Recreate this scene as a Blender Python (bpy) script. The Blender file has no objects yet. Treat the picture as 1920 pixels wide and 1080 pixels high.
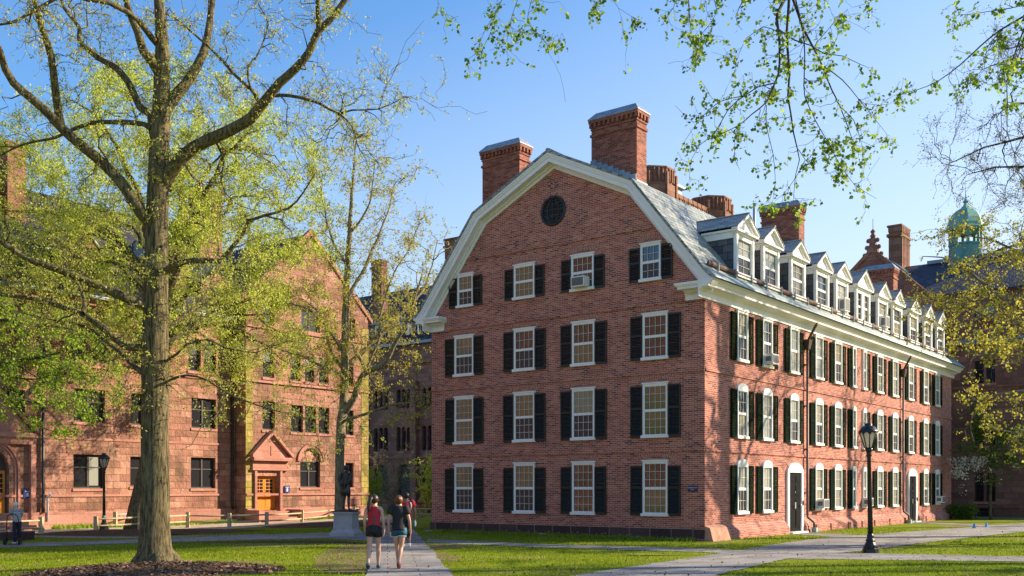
import bpy, bmesh, math, random
import numpy as np
from mathutils import Vector, Matrix
from mathutils.kdtree import KDTree
random.seed(7)
RNG = np.random.default_rng(11)
C = bpy.context.scene.collection
PI = math.pi

# ------------------------------------------------------------------ camera, sky, sun, exposure
F, YH, CH = 1900.0, 914.0, 1.85            # focal length and horizon of the photograph, camera height
cd = bpy.data.cameras.new('camera'); cam = bpy.data.objects.new('camera', cd); C.objects.link(cam)
cd.sensor_width = 36; cd.lens = F / 1920 * 36; cd.shift_y = (YH - 540) / 1920
cd.clip_start = 0.1; cd.clip_end = 3000
cam.location = (0, 0, CH); cam.rotation_euler = (PI / 2, 0, 0)
bpy.context.scene.camera = cam
SUN_EL, SUN_AZ = math.radians(27), math.atan2(.985, .17)
w = bpy.data.worlds.new('World'); bpy.context.scene.world = w; w.use_nodes = True
nt = w.node_tree; bg = nt.nodes['Background']
sky = nt.nodes.new('ShaderNodeTexSky'); sky.sky_type = 'NISHITA'; sky.sun_disc = False
sky.sun_elevation = SUN_EL; sky.sun_rotation = SUN_AZ; sky.altitude = 0
sky.air_density = 1.5; sky.dust_density = 0.5; sky.ozone_density = 10.0
# spring haze in the air: the sky pales towards the horizon and towards the sun's side
_tc = nt.nodes.new('ShaderNodeTexCoord'); _dp = nt.nodes.new('ShaderNodeVectorMath'); _dp.operation = 'DOT_PRODUCT'
nt.links.new(_tc.outputs['Generated'], _dp.inputs[0]); _dp.inputs[1].default_value = (.985 * .5, .17 * .5, -1.5)
_ad = nt.nodes.new('ShaderNodeMath'); _ad.operation = 'ADD'; _ad.inputs[1].default_value = .405 * 1.5; nt.links.new(_dp.outputs['Value'], _ad.inputs[0])
_cl = nt.nodes.new('ShaderNodeClamp'); _cl.inputs['Max'].default_value = .6; nt.links.new(_ad.outputs[0], _cl.inputs[0])
_mx = nt.nodes.new('ShaderNodeMixRGB'); _mx.inputs[2].default_value = (4.3, 4.5, 4.55, 1); nt.links.new(_cl.outputs[0], _mx.inputs[0]); nt.links.new(sky.outputs[0], _mx.inputs[1])
nt.links.new(_mx.outputs[0], bg.inputs[0]); bg.inputs[1].default_value = 0.112
sl = bpy.data.lights.new('sun', 'SUN'); sl.energy = 5.0; sl.angle = math.radians(.5); sl.color = (1, .83, .61)
so = bpy.data.objects.new('sun', sl); C.objects.link(so)
sd = Vector((math.sin(SUN_AZ) * math.cos(SUN_EL), math.cos(SUN_AZ) * math.cos(SUN_EL), math.sin(SUN_EL)))
so.rotation_euler = sd.to_track_quat('Z', 'Y').to_euler(); so.location = (60, 10, 60)
vs = bpy.context.scene.view_settings
vs.view_transform = 'Standard'; vs.look = 'None'; vs.exposure = 1.1; vs.gamma = 1
bpy.context.scene.cycles.max_bounces = 6
bpy.context.scene.cycles.transparent_max_bounces = 6

# ------------------------------------------------------------------ materials
def M(name, col=(.5, .5, .5), rough=.7, metal=0.0, spec=.5, ior=None):
    m = bpy.data.materials.new(name); m.use_nodes = True
    b = m.node_tree.nodes['Principled BSDF']
    b.inputs['Base Color'].default_value = (*col, 1); b.inputs['Roughness'].default_value = rough
    b.inputs['Metallic'].default_value = metal; b.inputs['Specular IOR Level'].default_value = spec
    if ior: b.inputs['IOR'].default_value = ior
    return m
class N:
    """small node-tree helper"""
    def __init__(s, m): s.t = m.node_tree; s.b = s.t.nodes['Principled BSDF']
    def n(s, typ, **kw):
        x = s.t.nodes.new('ShaderNode' + typ)
        for k, v in kw.items():
            if k in x.inputs: x.inputs[k].default_value = v
            else: setattr(x, k, v)
        return x
    def l(s, a, b): s.t.links.new(a, b)
    def coord(s, which='UV', scale=None, rot=None):
        c = s.n('TexCoord').outputs[which]
        if scale is None and rot is None: return c
        mp = s.n('Mapping'); s.l(c, mp.inputs[0])
        if scale is not None: mp.inputs['Scale'].default_value = scale
        if rot is not None: mp.inputs['Rotation'].default_value = rot
        return mp.outputs[0]
    def noise(s, co, scale, detail=4, rough=.55):
        x = s.n('TexNoise'); x.inputs['Scale'].default_value = scale; x.inputs['Detail'].default_value = detail
        x.inputs['Roughness'].default_value = rough; s.l(co, x.inputs['Vector']); return x.outputs['Fac']
    def ramp(s, fac, stops, interp='LINEAR'):
        r = s.n('ValToRGB'); e = r.color_ramp.elements; r.color_ramp.interpolation = interp
        while len(e) < len(stops): e.new(.5)
        for k, (p, c) in enumerate(stops):
            e[k].position = p; e[k].color = (*c, 1) if len(c) == 3 else c
        s.l(fac, r.inputs[0]); return r.outputs[0]
    def mix(s, fac, a, b, mode='MIX'):
        x = s.n('MixRGB', blend_type=mode)
        for k, v in ((0, fac), (1, a), (2, b)):
            if hasattr(v, 'links'): s.l(v, x.inputs[k])
            else: x.inputs[k].default_value = v if k == 0 else (*v, 1)
        return x.outputs[0]
    def bump(s, h, strength=.3, dist=.01):
        x = s.n('Bump'); x.inputs['Strength'].default_value = strength; x.inputs['Distance'].default_value = dist
        s.l(h, x.inputs['Height']); s.l(x.outputs[0], s.b.inputs['Normal'])
    def col(s, c): s.l(c, s.b.inputs['Base Color'])

def masonry(name, bw, rh, mort, stops, mcol, rough=.85, big=(.75, 1.2), bumpd=.012, nz=0, bscale=.35, off=.5, stain=None, fine=.55):
    m = M(name, rough=rough, spec=.25); n = N(m); uv = n.coord('UV'); ob = n.coord('Object')
    def brick():
        t = n.n('TexBrick'); t.inputs['Scale'].default_value = 1; t.inputs['Brick Width'].default_value = bw
        t.inputs['Row Height'].default_value = rh; t.inputs['Mortar Size'].default_value = mort; t.inputs['Mortar Smooth'].default_value = .25
        t.offset = off; t.inputs['Color1'].default_value = (0, 0, 0, 1); t.inputs['Color2'].default_value = (1, 1, 1, 1)
        t.inputs['Mortar'].default_value = (.5, .5, .5, 1); n.l(uv, t.inputs['Vector']); return t
    t = brick()
    c = n.ramp(t.outputs['Color'], stops)
    v = n.noise(ob, bscale, 5, .6)
    vv = n.ramp(v, [(.3, (big[0],) * 3), (.7, (big[1],) * 3)])
    c = n.mix(1, c, vv, 'MULTIPLY')
    f = n.noise(ob, 9, 5, .7)
    c = n.mix(fine, c, n.ramp(f, [(.25, (.55,) * 3), (.75, (1.3,) * 3)]), 'MULTIPLY')
    if stain:
        sf = n.noise(n.coord('Object', (1, 1, .35)), stain[1], 6, .65)
        c = n.mix(n.ramp(sf, [(stain[2], (0,) * 3), (stain[2] + .14, (stain[3],) * 3)]), c, stain[0])
    mc = n.mix(.6, mcol, n.ramp(n.noise(ob, 1.3, 3), [(.3, (.6,) * 3), (.7, (1.25,) * 3)]), 'MULTIPLY')
    n.col(n.mix(t.outputs['Fac'], c, mc))
    inv = n.n('Math', operation='SUBTRACT'); inv.inputs[0].default_value = 1; n.l(t.outputs['Fac'], inv.inputs[1])
    h = inv.outputs[0]
    if nz:
        a = n.n('Math', operation='MULTIPLY_ADD'); n.l(n.noise(ob, nz, 6, .65), a.inputs[0]); a.inputs[1].default_value = 1.6
        n.l(h, a.inputs[2]); h = a.outputs[0]
    n.bump(h, .7, bumpd)
    return m

BR = [(0, (.09, .035, .03)), (.08, (.21, .055, .038)), (.35, (.31, .083, .055)), (.7, (.385, .118, .074)), (.95, (.46, .17, .10)), (1, (.25, .08, .06))]
BRICK = masonry('red_brick', .222, .0686, .0072, BR, (.62, .48, .41), big=(1.0, 1.3), stain=((.17, .065, .05), .5, .58, .45))
ARCHB = masonry('arch_brick', .222, .0686, .0075, [(0, (.27, .08, .055)), (.5, (.38, .125, .08)), (1, (.46, .17, .11))], (.64, .50, .42), big=(.9, 1.1))
CHBRICK = masonry('chimney_brick', .222, .0686, .006, [(0, (.12, .04, .03)), (.5, (.27, .08, .05)), (1, (.36, .13, .075))], (.34, .22, .17), big=(.85, 1.15))
ORANGE = [(0, (.24, .115, .075)), (.3, (.33, .155, .105)), (.65, (.39, .19, .13)), (1, (.46, .25, .175))]
STONE = masonry('pink_sandstone', .74, .36, .011, ORANGE, (.13, .065, .045), big=(.66, 1.22), bumpd=.09, nz=4.5, bscale=.8, stain=((.13, .085, .05), .8, .53, .75))
STONE_S = masonry('dressed_sandstone', 1.3, .5, .006, [(0, (.38, .17, .125)), (1, (.48, .23, .17))], (.24, .13, .1), big=(.8, 1.15), bumpd=.02, nz=6)
MOSSY = masonry('lichened_sandstone', .62, .37, .014, [(0, (.22, .17, .04)), (.5, (.34, .27, .06)), (1, (.40, .26, .12))], (.16, .12, .05), big=(.6, 1.3), bumpd=.05, nz=4, bscale=1.5)
DARKST = masonry('brown_stone', .85, .38, .012, [(0, (.17, .085, .062)), (.5, (.235, .118, .085)), (1, (.30, .155, .115))], (.14, .08, .07), big=(.75, 1.2), bumpd=.04, nz=3)
TOWERST = masonry('tower_stone', .85, .45, .012, [(0, (.20, .095, .06)), (.5, (.26, .125, .08)), (1, (.31, .16, .105))], (.16, .08, .06), big=(.75, 1.2), bumpd=.04, nz=2)
PLINTH = masonry('plinth_stone', .85, .6, .012, [(0, (.055, .032, .03)), (1, (.10, .06, .055))], (.3, .25, .22), bumpd=.02, nz=8)
RUBBLE = masonry('rubble_stone', .45, .16, .03, [(0, (.10, .08, .07)), (.6, (.22, .18, .15)), (1, (.5, .46, .42))], (.12, .1, .08), bumpd=.05, nz=7)
SLATE = masonry('green_slate', .30, .21, .011, [(0, (.15, .18, .175)), (.3, (.25, .28, .26)), (.7, (.31, .335, .30)), (1, (.40, .40, .37))], (.03, .04, .042), rough=.55, big=(.86, 1.1), bumpd=.03, fine=.2)
SLATE_SKYLIT = masonry('slate_painted_skylit', .36, .17, .012, [(0, (.24, .25, .235)), (.4, (.32, .325, .30)), (1, (.40, .39, .35))], (.08, .09, .1), rough=.6, big=(.9, 1.1), bumpd=.02, fine=.2)  # same roof slate, lightened in its colour to stand in for sky fill
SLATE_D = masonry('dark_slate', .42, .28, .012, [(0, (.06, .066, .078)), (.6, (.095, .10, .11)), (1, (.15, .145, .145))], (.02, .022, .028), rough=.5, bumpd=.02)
SLATE_P = masonry('purple_slate', .4, .34, .02, [(0, (.03, .026, .036)), (.6, (.05, .043, .056)), (1, (.08, .07, .082))], (.015, .014, .02), rough=.6, bumpd=.04)
FLAG = masonry('flagstone', 1.35, .62, .014, [(0, (.20, .19, .185)), (.4, (.27, .255, .235)), (.8, (.33, .31, .28)), (1, (.24, .24, .25))], (.09, .075, .06), rough=.8, big=(.8, 1.12), bumpd=.012, bscale=.8, stain=((.13, .115, .09), .9, .54, .55))

def paint(name, col, rough=.5, dirt=.25, sc=2.5, dc=None, spec=.5):
    m = M(name, col, rough, spec=spec); n = N(m); ob = n.coord('Object')
    dcx = dc or tuple(x * .6 for x in col)
    f = n.noise(ob, sc, 6, .7)
    n.col(n.mix(n.ramp(f, [(.45, (0,) * 3), (.8, (dirt * 2,) * 3)]), col, dcx))
    n.bump(n.noise(ob, 30, 3), .15, .004)
    return m
WHITE = paint('white_paint', (.80, .79, .75), .45, .18, 3, (.55, .52, .46))
SHUT = paint('shutter_green', (.010, .017, .014), .42, .4, 1.5, (.024, .034, .029), .4)
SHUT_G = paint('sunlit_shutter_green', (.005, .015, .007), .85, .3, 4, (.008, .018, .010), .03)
COPPER = paint('green_copper', (.31, .375, .365), .6, .45, 2.5, (.09, .16, .15))
COPPER_D = paint('weathered_copper', (.06, .22, .18), .55, .5, 1.2, (.16, .33, .26))
LEAD = paint('lead_sheet', (.23, .28, .33), .45, .5, 3.5, (.06, .08, .11))
BROWNM = paint('brown_metal', (.075, .034, .025), .5, .4, 6, (.03, .018, .015))
BLACK = paint('black_iron', (.008, .008, .009), .35, .4, 8, (.03, .028, .026))
DOORBLK = paint('black_door_paint', (.008, .008, .009), .5, .3, 5, (.012, .012, .012), .06)
BRONZE = paint('dark_bronze', (.022, .020, .018), .42, .5, 6, (.045, .05, .045))
GRANITE = paint('grey_granite', (.36, .34, .33), .7, .4, 5, (.22, .2, .2))
DARKWOOD = paint('dark_frame', (.045, .032, .026), .6, .3, 6, (.02, .016, .014))
ORDOOR = paint('orange_varnished_wood', (.62, .22, .025), .35, .35, 4, (.4, .12, .015))
SNOWG = paint('rusty_board', (.13, .065, .04), .8, .5, 3, (.06, .035, .03))
CARVED = paint('carved_sandstone', (.46, .24, .16), .9, .5, 9, (.2, .1, .07))
WOOD = paint('pale_cedar', (.46, .36, .20), .75, .45, 5, (.25, .18, .10))
PIPEW = paint('galvanised_pipe', (.55, .58, .60), .4, .2, 6)
ACW = paint('appliance_white', (.72, .71, .67), .5, .2, 8)
ACG = paint('grille_grey', (.14, .15, .16), .6, .2, 20)
RUBBER = paint('black_rubber', (.015, .015, .015), .8, .2)
STEEL = M('bright_steel', (.6, .6, .6), .3, .9)
REDP = M('red_enamel', (.55, .02, .02), .3)
BLUESIGN = M('navy_sign', (.012, .035, .16), .35)
PURPSIGN = M('purple_sign', (.03, .018, .07), .4)
SIGNW = M('sign_lettering', (.75, .75, .78), .5)
LAMPGLASS = None
PALEBLUE = M('blue_plastic', (.02, .28, .6), .4)
def glass(name, col, rough=.02, ior=1.62):
    m = M(name, col, rough, spec=.5, ior=ior); n = N(m); n.bump(n.noise(n.coord('Object'), 2.2, 2), .25, .02); return m
G_DARK = glass('dark_window_glass', (.022, .023, .027), ior=1.75)
G_SCR = glass('screened_window_glass', (.045, .042, .045), .25, 1.4)
G_BLIND = glass('window_glass_over_blind', (.26, .235, .16), .05, 1.5)
G_CURT = glass('window_glass_over_curtain', (.29, .295, .25), .05, 1.5)
G_TAN = glass('window_glass_over_tan_shade', (.15, .12, .065), .04, 1.7)
G_STAIN = glass('leaded_glass', (.014, .016, .022), .5, 1.35)

def bark(name, c1, c2, lich=(.30, .30, .22), sc=1.0):
    m = M(name, rough=.95, spec=.2); n = N(m); co = n.coord('Object', (11 * sc, 11 * sc, 1.5 * sc)); ob = n.coord('Object')
    f = n.noise(co, 1.9, 7, .72)
    c = n.ramp(f, [(.40, c1), (.60, c2)])
    c = n.mix(n.ramp(n.noise(ob, 2.2, 6, .7), [(.58, (0,) * 3), (.72, (.55,) * 3)]), c, lich)
    n.col(c); n.bump(f, .9, .03); return m
BARK = bark('ridged_bark', (.035, .028, .014), (.19, .155, .08), (.22, .21, .13))
BARK_T = bark('tan_bark', (.10, .085, .045), (.34, .29, .18), (.30, .29, .17))
BARK_D = bark('dark_bark', (.035, .028, .022), (.12, .095, .07), (.16, .16, .12))
BARK_G = bark('grey_bark', (.10, .085, .065), (.26, .22, .17))

def leafmat(name, a, b, c, tr=.45, sp=.25):
    m = bpy.data.materials.new(name); m.use_nodes = True; t = m.node_tree; n = N(m)
    g = n.n('NewGeometry'); col = n.ramp(g.outputs['Random Per Island'], [(0, a), (.5, b), (1, c)])
    n.b.inputs['Roughness'].default_value = .55; n.b.inputs['Specular IOR Level'].default_value = sp
    n.col(col); tl = n.n('BsdfTranslucent'); n.l(col, tl.inputs[0])
    mx = n.n('MixShader'); mx.inputs[0].default_value = tr
    n.l(n.b.outputs[0], mx.inputs[1]); n.l(tl.outputs[0], mx.inputs[2]); n.l(mx.outputs[0], t.nodes['Material Output'].inputs[0])
    return m
LAMPGLASS = leafmat('frosted_lamp_glass', (.78, .75, .64), (.78, .75, .64), (.78, .75, .64), .6)
L_OAK = leafmat('new_oak_leaf', (.32, .35, .05), (.48, .50, .08), (.60, .58, .14), .5)
L_YEL = leafmat('yellow_green_leaf', (.38, .45, .05), (.56, .63, .08), (.70, .74, .15), .5)
L_ELM = leafmat('fresh_elm_leaf', (.09, .18, .02), (.20, .34, .03), (.42, .52, .06), .55)
L_BRI = leafmat('bright_green_leaf', (.16, .27, .02), (.27, .40, .03), (.40, .50, .05), .5)
L_GOLD = leafmat('golden_leaf', (.34, .30, .03), (.50, .46, .05), (.62, .57, .09), .5)
L_BUD = leafmat('brown_bud', (.16, .13, .06), (.26, .22, .10), (.34, .30, .14), .3)
L_WHT = leafmat('white_blossom', (.35, .40, .32), (.55, .58, .50), (.68, .70, .62), .3)
L_GRN = leafmat('mid_green_leaf', (.06, .11, .02), (.11, .19, .03), (.18, .28, .04))

def groundmat(name, stops, sc, bumpd=.03, extra=None):
    m = M(name, rough=1, spec=.1); n = N(m); ob = n.coord('Object')
    c = n.ramp(n.noise(ob, sc[0], 6, .65), stops)
    c = n.mix(.6, c, n.ramp(n.noise(ob, sc[1], 5, .7), [(.3, (.55,) * 3), (.7, (1.35,) * 3)]), 'MULTIPLY')
    if extra:
        f = n.noise(ob, extra[1], 5, .6)
        c = n.mix(n.ramp(f, [(extra[2], (0,) * 3), (extra[2] + .12, (extra[3],) * 3)]), c, extra[0])
    n.col(c); n.bump(n.noise(ob, sc[1], 5, .7), .8, bumpd); return m
TURF = groundmat('lawn_turf', [(.3, (.13, .17, .008)), (.55, (.19, .23, .010)), (.75, (.25, .26, .02))], (.9, 28), .03, ((.24, .19, .08), .35, .52, .75))
MULCH = groundmat('bark_mulch', [(.3, (.075, .042, .026)), (.6, (.15, .088, .055)), (.8, (.24, .155, .10))], (6, 45), .05)
DIRT = groundmat('bare_earth', [(.3, (.12, .10, .045)), (.55, (.20, .155, .075)), (.75, (.16, .18, .03))], (1.5, 30), .03)
GRAVEL = groundmat('pale_gravel', [(.3, (.36, .29, .21)), (.7, (.50, .42, .33))], (2.5, 60), .02)
BLADE = leafmat('grass_blade', (.12, .21, .010), (.22, .32, .014), (.36, .38, .04), .4, .05)
SKINM = M('skin', (.56, .33, .24), .5); SKIN2 = M('tanned_skin', (.50, .27, .17), .5); SKIND = M('dark_skin', (.20, .10, .065), .5)
CL_RED = paint('red_fabric', (.42, .018, .03), .85, .2, 9); CL_BLK = paint('black_fabric', (.014, .013, .014), .85, .3, 9, (.03, .03, .032))
CL_NAVY = paint('navy_fabric', (.014, .016, .035), .85, .3, 9); CL_TEAL = paint('teal_fabric', (.008, .095, .14), .7, .3, 9)
CL_GREY = paint('grey_striped_fabric', (.26, .27, .27), .9, .3, 12); CL_WHITE = M('white_trim', (.72, .72, .72), .8); CL_DKP = paint('charcoal_print', (.10, .06, .065), .85, .3, 7)
HAIR_B = paint('dark_brown_hair', (.035, .017, .012), .45, .4, 20); HAIR_R = paint('auburn_hair', (.12, .036, .014), .45, .4, 20)
HAIR_K = M('black_hair', (.008, .007, .007), .5); HAIR_W = M('white_hair', (.72, .66, .52), .6)
SHOE_B = M('teal_running_shoe', (.03, .08, .14), .6); SHOE_R = M('maroon_running_shoe', (.22, .05, .05), .6); SOLE = M('shoe_sole', (.35, .4, .42), .7)
PLASTIC = M('clear_blue_plastic', (.45, .62, .72), .1)

# ------------------------------------------------------------------ mesh helpers
def raw(name, V, Fq, mat, parent=None, smooth=False, uv=None, mats=None, midx=None):
    """V (n,3) array, Fq: (m,k) array of faces of equal size or list of tuples"""
    me = bpy.data.meshes.new(name)
    if isinstance(Fq, np.ndarray):
        m, k = Fq.shape
        me.vertices.add(len(V)); me.vertices.foreach_set('co', np.ascontiguousarray(V, np.float32).ravel())
        me.loops.add(m * k); me.loops.foreach_set('vertex_index', np.ascontiguousarray(Fq, np.int32).ravel())
        me.polygons.add(m); me.polygons.foreach_set('loop_start', np.arange(0, m * k, k, dtype=np.int32))
        if smooth: me.polygons.foreach_set('use_smooth', np.ones(m, bool))
        me.update(calc_edges=True)
    else:
        me.from_pydata([tuple(v) for v in V], [], Fq)
        if smooth: me.polygons.foreach_set('use_smooth', np.ones(len(me.polygons), bool))
    for x in (mats or [mat]): me.materials.append(x)
    if midx is not None: me.polygons.foreach_set('material_index', midx)
    o = bpy.data.objects.new(name, me); C.objects.link(o)
    if parent: o.parent = parent
    return o

class MB:
    def __init__(s): s.v = []; s.f = []; s.uv = []; s.sm = []
    def face(s, pts, uv=None, smooth=False):
        k = len(s.v); s.v += [tuple(p) for p in pts]; s.f.append(tuple(range(k, k + len(pts)))); s.uv.append(uv); s.sm.append(smooth)
    def box(s, x0, y0, z0, x1, y1, z1):
        if x0 > x1: x0, x1 = x1, x0
        if y0 > y1: y0, y1 = y1, y0
        if z0 > z1: z0, z1 = z1, z0
        a = [(x0, y0, z0), (x1, y0, z0), (x1, y1, z0), (x0, y1, z0), (x0, y0, z1), (x1, y0, z1), (x1, y1, z1), (x0, y1, z1)]
        for q in ((0, 3, 2, 1), (4, 5, 6, 7), (0, 1, 5, 4), (1, 2, 6, 5), (2, 3, 7, 6), (3, 0, 4, 7)): s.face([a[i] for i in q])
        return s
    def hexa(s, a):
        for q in ((0, 3, 2, 1), (4, 5, 6, 7), (0, 1, 5, 4), (1, 2, 6, 5), (2, 3, 7, 6), (3, 0, 4, 7)): s.face([a[i] for i in q])
        return s
    def prism(s, poly, axis, a0, a1, caps=True):
        """poly 2D; axis 'y': poly=(x,z); axis 'x': poly=(y,z); axis 'z': poly=(x,y)"""
        P = {'y': lambda p, a: (p[0], a, p[1]), 'x': lambda p, a: (a, p[0], p[1]), 'z': lambda p, a: (p[0], p[1], a)}[axis]
        n = len(poly)
        for i in range(n):
            p, q = poly[i], poly[(i + 1) % n]; s.face([P(p, a0), P(q, a0), P(q, a1), P(p, a1)])
        if caps: s.face([P(p, a0) for p in poly]); s.face([P(p, a1) for p in reversed(poly)])
        return s
    def tube(s, pts, r, n=8, caps=True, smooth=True):
        pts = [Vector(p) for p in pts]; rr = r if hasattr(r, '__len__') else [r] * len(pts)
        rings = []; up = None
        for i, p in enumerate(pts):
            t = (pts[min(i + 1, len(pts) - 1)] - pts[max(i - 1, 0)]).normalized()
            if up is None: up = Vector((0, 0, 1)) if abs(t.z) < .9 else Vector((1, 0, 0))
            a = t.cross(up).normalized(); b = a.cross(t); up = b
            rings.append([p + (a * math.cos(2 * PI * k / n) + b * math.sin(2 * PI * k / n)) * rr[i] for k in range(n)])
        s.rings(rings, caps, smooth); return s
    def rings(s, R, caps=True, smooth=True):
        n = len(R[0]); k0 = len(s.v)
        for r in R: s.v += [tuple(p) for p in r]
        for i in range(len(R) - 1):
            for k in range(n):
                s.f.append((k0 + i * n + k, k0 + i * n + (k + 1) % n, k0 + (i + 1) * n + (k + 1) % n, k0 + (i + 1) * n + k)); s.uv.append(None); s.sm.append(smooth)
        if caps:
            s.f.append(tuple(k0 + k for k in reversed(range(n)))); s.uv.append(None); s.sm.append(False)
            s.f.append(tuple(k0 + (len(R) - 1) * n + k for k in range(n))); s.uv.append(None); s.sm.append(False)
    def lathe(s, prof, n=16, c=(0, 0, 0), smooth=True, rot=0, sy=1):
        s.rings([[(c[0] + r * math.cos(2 * PI * k / n + rot), c[1] + sy * r * math.sin(2 * PI * k / n + rot), c[2] + z) for k in range(n)] for r, z in prof], True, smooth); return s
    def loft(s, rs, n=14, smooth=True):
        s.rings([[(cx + rx * math.cos(2 * PI * k / n), cy + ry * math.sin(2 * PI * k / n), z) for k in range(n)] for cx, cy, z, rx, ry in rs], True, smooth); return s
    def ball(s, c, rx, ry, rz, n=10, m=7):
        s.rings([[(c[0] + rx * math.sin(PI * (j + .02) / (m - 1 + .04)) * math.cos(2 * PI * k / n), c[1] + ry * math.sin(PI * (j + .02) / (m - 1 + .04)) * math.sin(2 * PI * k / n), c[2] - rz * math.cos(PI * j / (m - 1))) for k in range(n)] for j in range(m)]); return s
    def mesh(s, name, mat):
        me = bpy.data.meshes.new(name); me.from_pydata(s.v, [], s.f); me.update()
        me.polygons.foreach_set('use_smooth', s.sm)
        uvl = me.uv_layers.new(name='UVMap'); V = me.vertices; d = uvl.data
        for p, uv in zip(me.polygons, s.uv):
            if uv is not None:
                for li, q in zip(p.loop_indices, uv): d[li].uv = q
                continue
            nn = p.normal
            if abs(nn.z) > .98: u, v = Vector((1, 0, 0)), Vector((0, 1, 0))
            else:
                u = Vector((-nn.y, nn.x, 0)).normalized(); v = nn.cross(u)
                if v.z < 0: v = -v
                if abs(u.x) > abs(u.y):
                    if u.x < 0: u = -u
                elif u.y < 0: u = -u
            for li in p.loop_indices:
                co = V[me.loops[li].vertex_index].co; d[li].uv = (co.dot(u), co.dot(v))
        me.materials.append(mat); return me
    def ob(s, name, mat, parent=None, loc=None, rz=0):
        o = bpy.data.objects.new(name, s.mesh(name, mat)); C.objects.link(o)
        if parent: o.parent = parent
        if loc: o.location = loc
        o.rotation_euler.z = rz
        return o

def tag(o, label=None, cat=None, group=None, kind=None):
    for k, v in (('label', label), ('category', cat), ('group', group), ('kind', kind)):
        if v: o[k] = v
    return o
def thing(name, label, cat, loc=(0, 0, 0), rz=0, group=None):
    o = bpy.data.objects.new(name, None); C.objects.link(o); o.location = loc; o.rotation_euler.z = rz; o.empty_display_size = .2
    return tag(o, label, cat, group)
def inst(name, me, parent, loc=(0, 0, 0), rz=0, scale=None):
    o = bpy.data.objects.new(name, me); C.objects.link(o); o.parent = parent; o.location = loc; o.rotation_euler.z = rz
    if scale: o.scale = scale
    return o
CACHE = {}
def cached(key, fn):
    if key not in CACHE: CACHE[key] = fn()
    return CACHE[key]

# ------------------------------------------------------------------ ground shape and a pixel-to-point helper
def gz(x, y):
    t = np.clip((-np.asarray(x, float) - 6) / 12, 0, 1); return -.2 * t * t * (3 - 2 * t)
def at(u, v, d): return np.array([(u - 960) / F * d, d, CH + (YH - v) / F * d])
TH = .655; CT, ST = math.cos(TH), math.sin(TH)
OX, OY = 6.6215, 34.802
def W(x, y, z=0): return np.array([OX + CT * x + ST * y, OY - ST * x + CT * y, z])    # campus grid -> world
def inpoly(X, Y, poly):
    r = np.zeros(X.shape, bool); n = len(poly)
    for i in range(n):
        x1, y1 = poly[i]; x2, y2 = poly[(i + 1) % n]
        c = ((y1 > Y) != (y2 > Y)); 
        with np.errstate(divide='ignore', invalid='ignore'): r ^= c & (X < (x2 - x1) * (Y - y1) / (y2 - y1 + 1e-12) + x1)
    return r

# ground sheet (fine near, coarse far)
gx = np.unique(np.concatenate([np.linspace(-400, -60, 12), np.arange(-60, 61, 1.0), np.linspace(60, 400, 12)]))
gy = np.unique(np.concatenate([np.linspace(-120, -5, 8), np.arange(-5, 90, 1.0), np.linspace(90, 900, 20)]))
GX, GY = np.meshgrid(gx, gy); nv = GX.shape
idx = np.arange(GX.size).reshape(nv)
ground = raw('ground', np.stack([GX.ravel(), GY.ravel(), gz(GX, GY).ravel()], 1), np.stack([idx[:-1, :-1].ravel(), idx[:-1, 1:].ravel(), idx[1:, 1:].ravel(), idx[1:, :-1].ravel()], 1), TURF, smooth=True)
tag(ground, kind='structure')

def smooth_poly(poly, it=2):
    for _ in range(it):
        q = []
        for i in range(len(poly)):
            a, b = np.array(poly[i]), np.array(poly[(i + 1) % len(poly)])
            q += [tuple(a * .75 + b * .25), tuple(a * .25 + b * .75)]
        poly = q
    return poly
def sheet(name, poly, off, mat, rot=0, cell=1.5, dome=0):
    bm = bmesh.new(); f = bm.faces.new([bm.verts.new((x, y, 0)) for x, y in poly])
    xs = [p[0] for p in poly]; ys = [p[1] for p in poly]
    for ax, lo, hi in ((0, min(xs), max(xs)), (1, min(ys), max(ys))):
        k = math.ceil(lo / cell) * cell
        while k < hi:
            no = [0, 0, 0]; no[ax] = 1; co = [0, 0, 0]; co[ax] = k
            bmesh.ops.bisect_plane(bm, geom=bm.faces[:] + bm.edges[:] + bm.verts[:], plane_co=co, plane_no=no); k += cell
    bmesh.ops.triangulate(bm, faces=[q for q in bm.faces if len(q.verts) > 4])
    uvl = bm.loops.layers.uv.new('UVMap'); c, s = math.cos(rot), math.sin(rot)
    cx, cy = sum(xs) / len(xs), sum(ys) / len(ys); rx, ry = (max(xs) - min(xs)) / 2, (max(ys) - min(ys)) / 2
    for v in bm.verts:
        dz = 0
        if dome: dz = dome * max(0, 1 - ((v.co.x - cx) / rx) ** 2 - ((v.co.y - cy) / ry) ** 2)
        v.co.z = float(gz(v.co.x, v.co.y)) + off + dz
    for q in bm.faces:
        q.smooth = True
        for l in q.loops: l[uvl].uv = (c * l.vert.co.x + s * l.vert.co.y, -s * l.vert.co.x + c * l.vert.co.y)
    bm.normal_update()
    for q in bm.faces:
        if q.normal.z < 0: q.normal_flip()
    me = bpy.data.meshes.new(name); bm.to_mesh(me); bm.free(); me.materials.append(mat)
    o = bpy.data.objects.new(name, me); C.objects.link(o); tag(o, kind='structure'); return o

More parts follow.
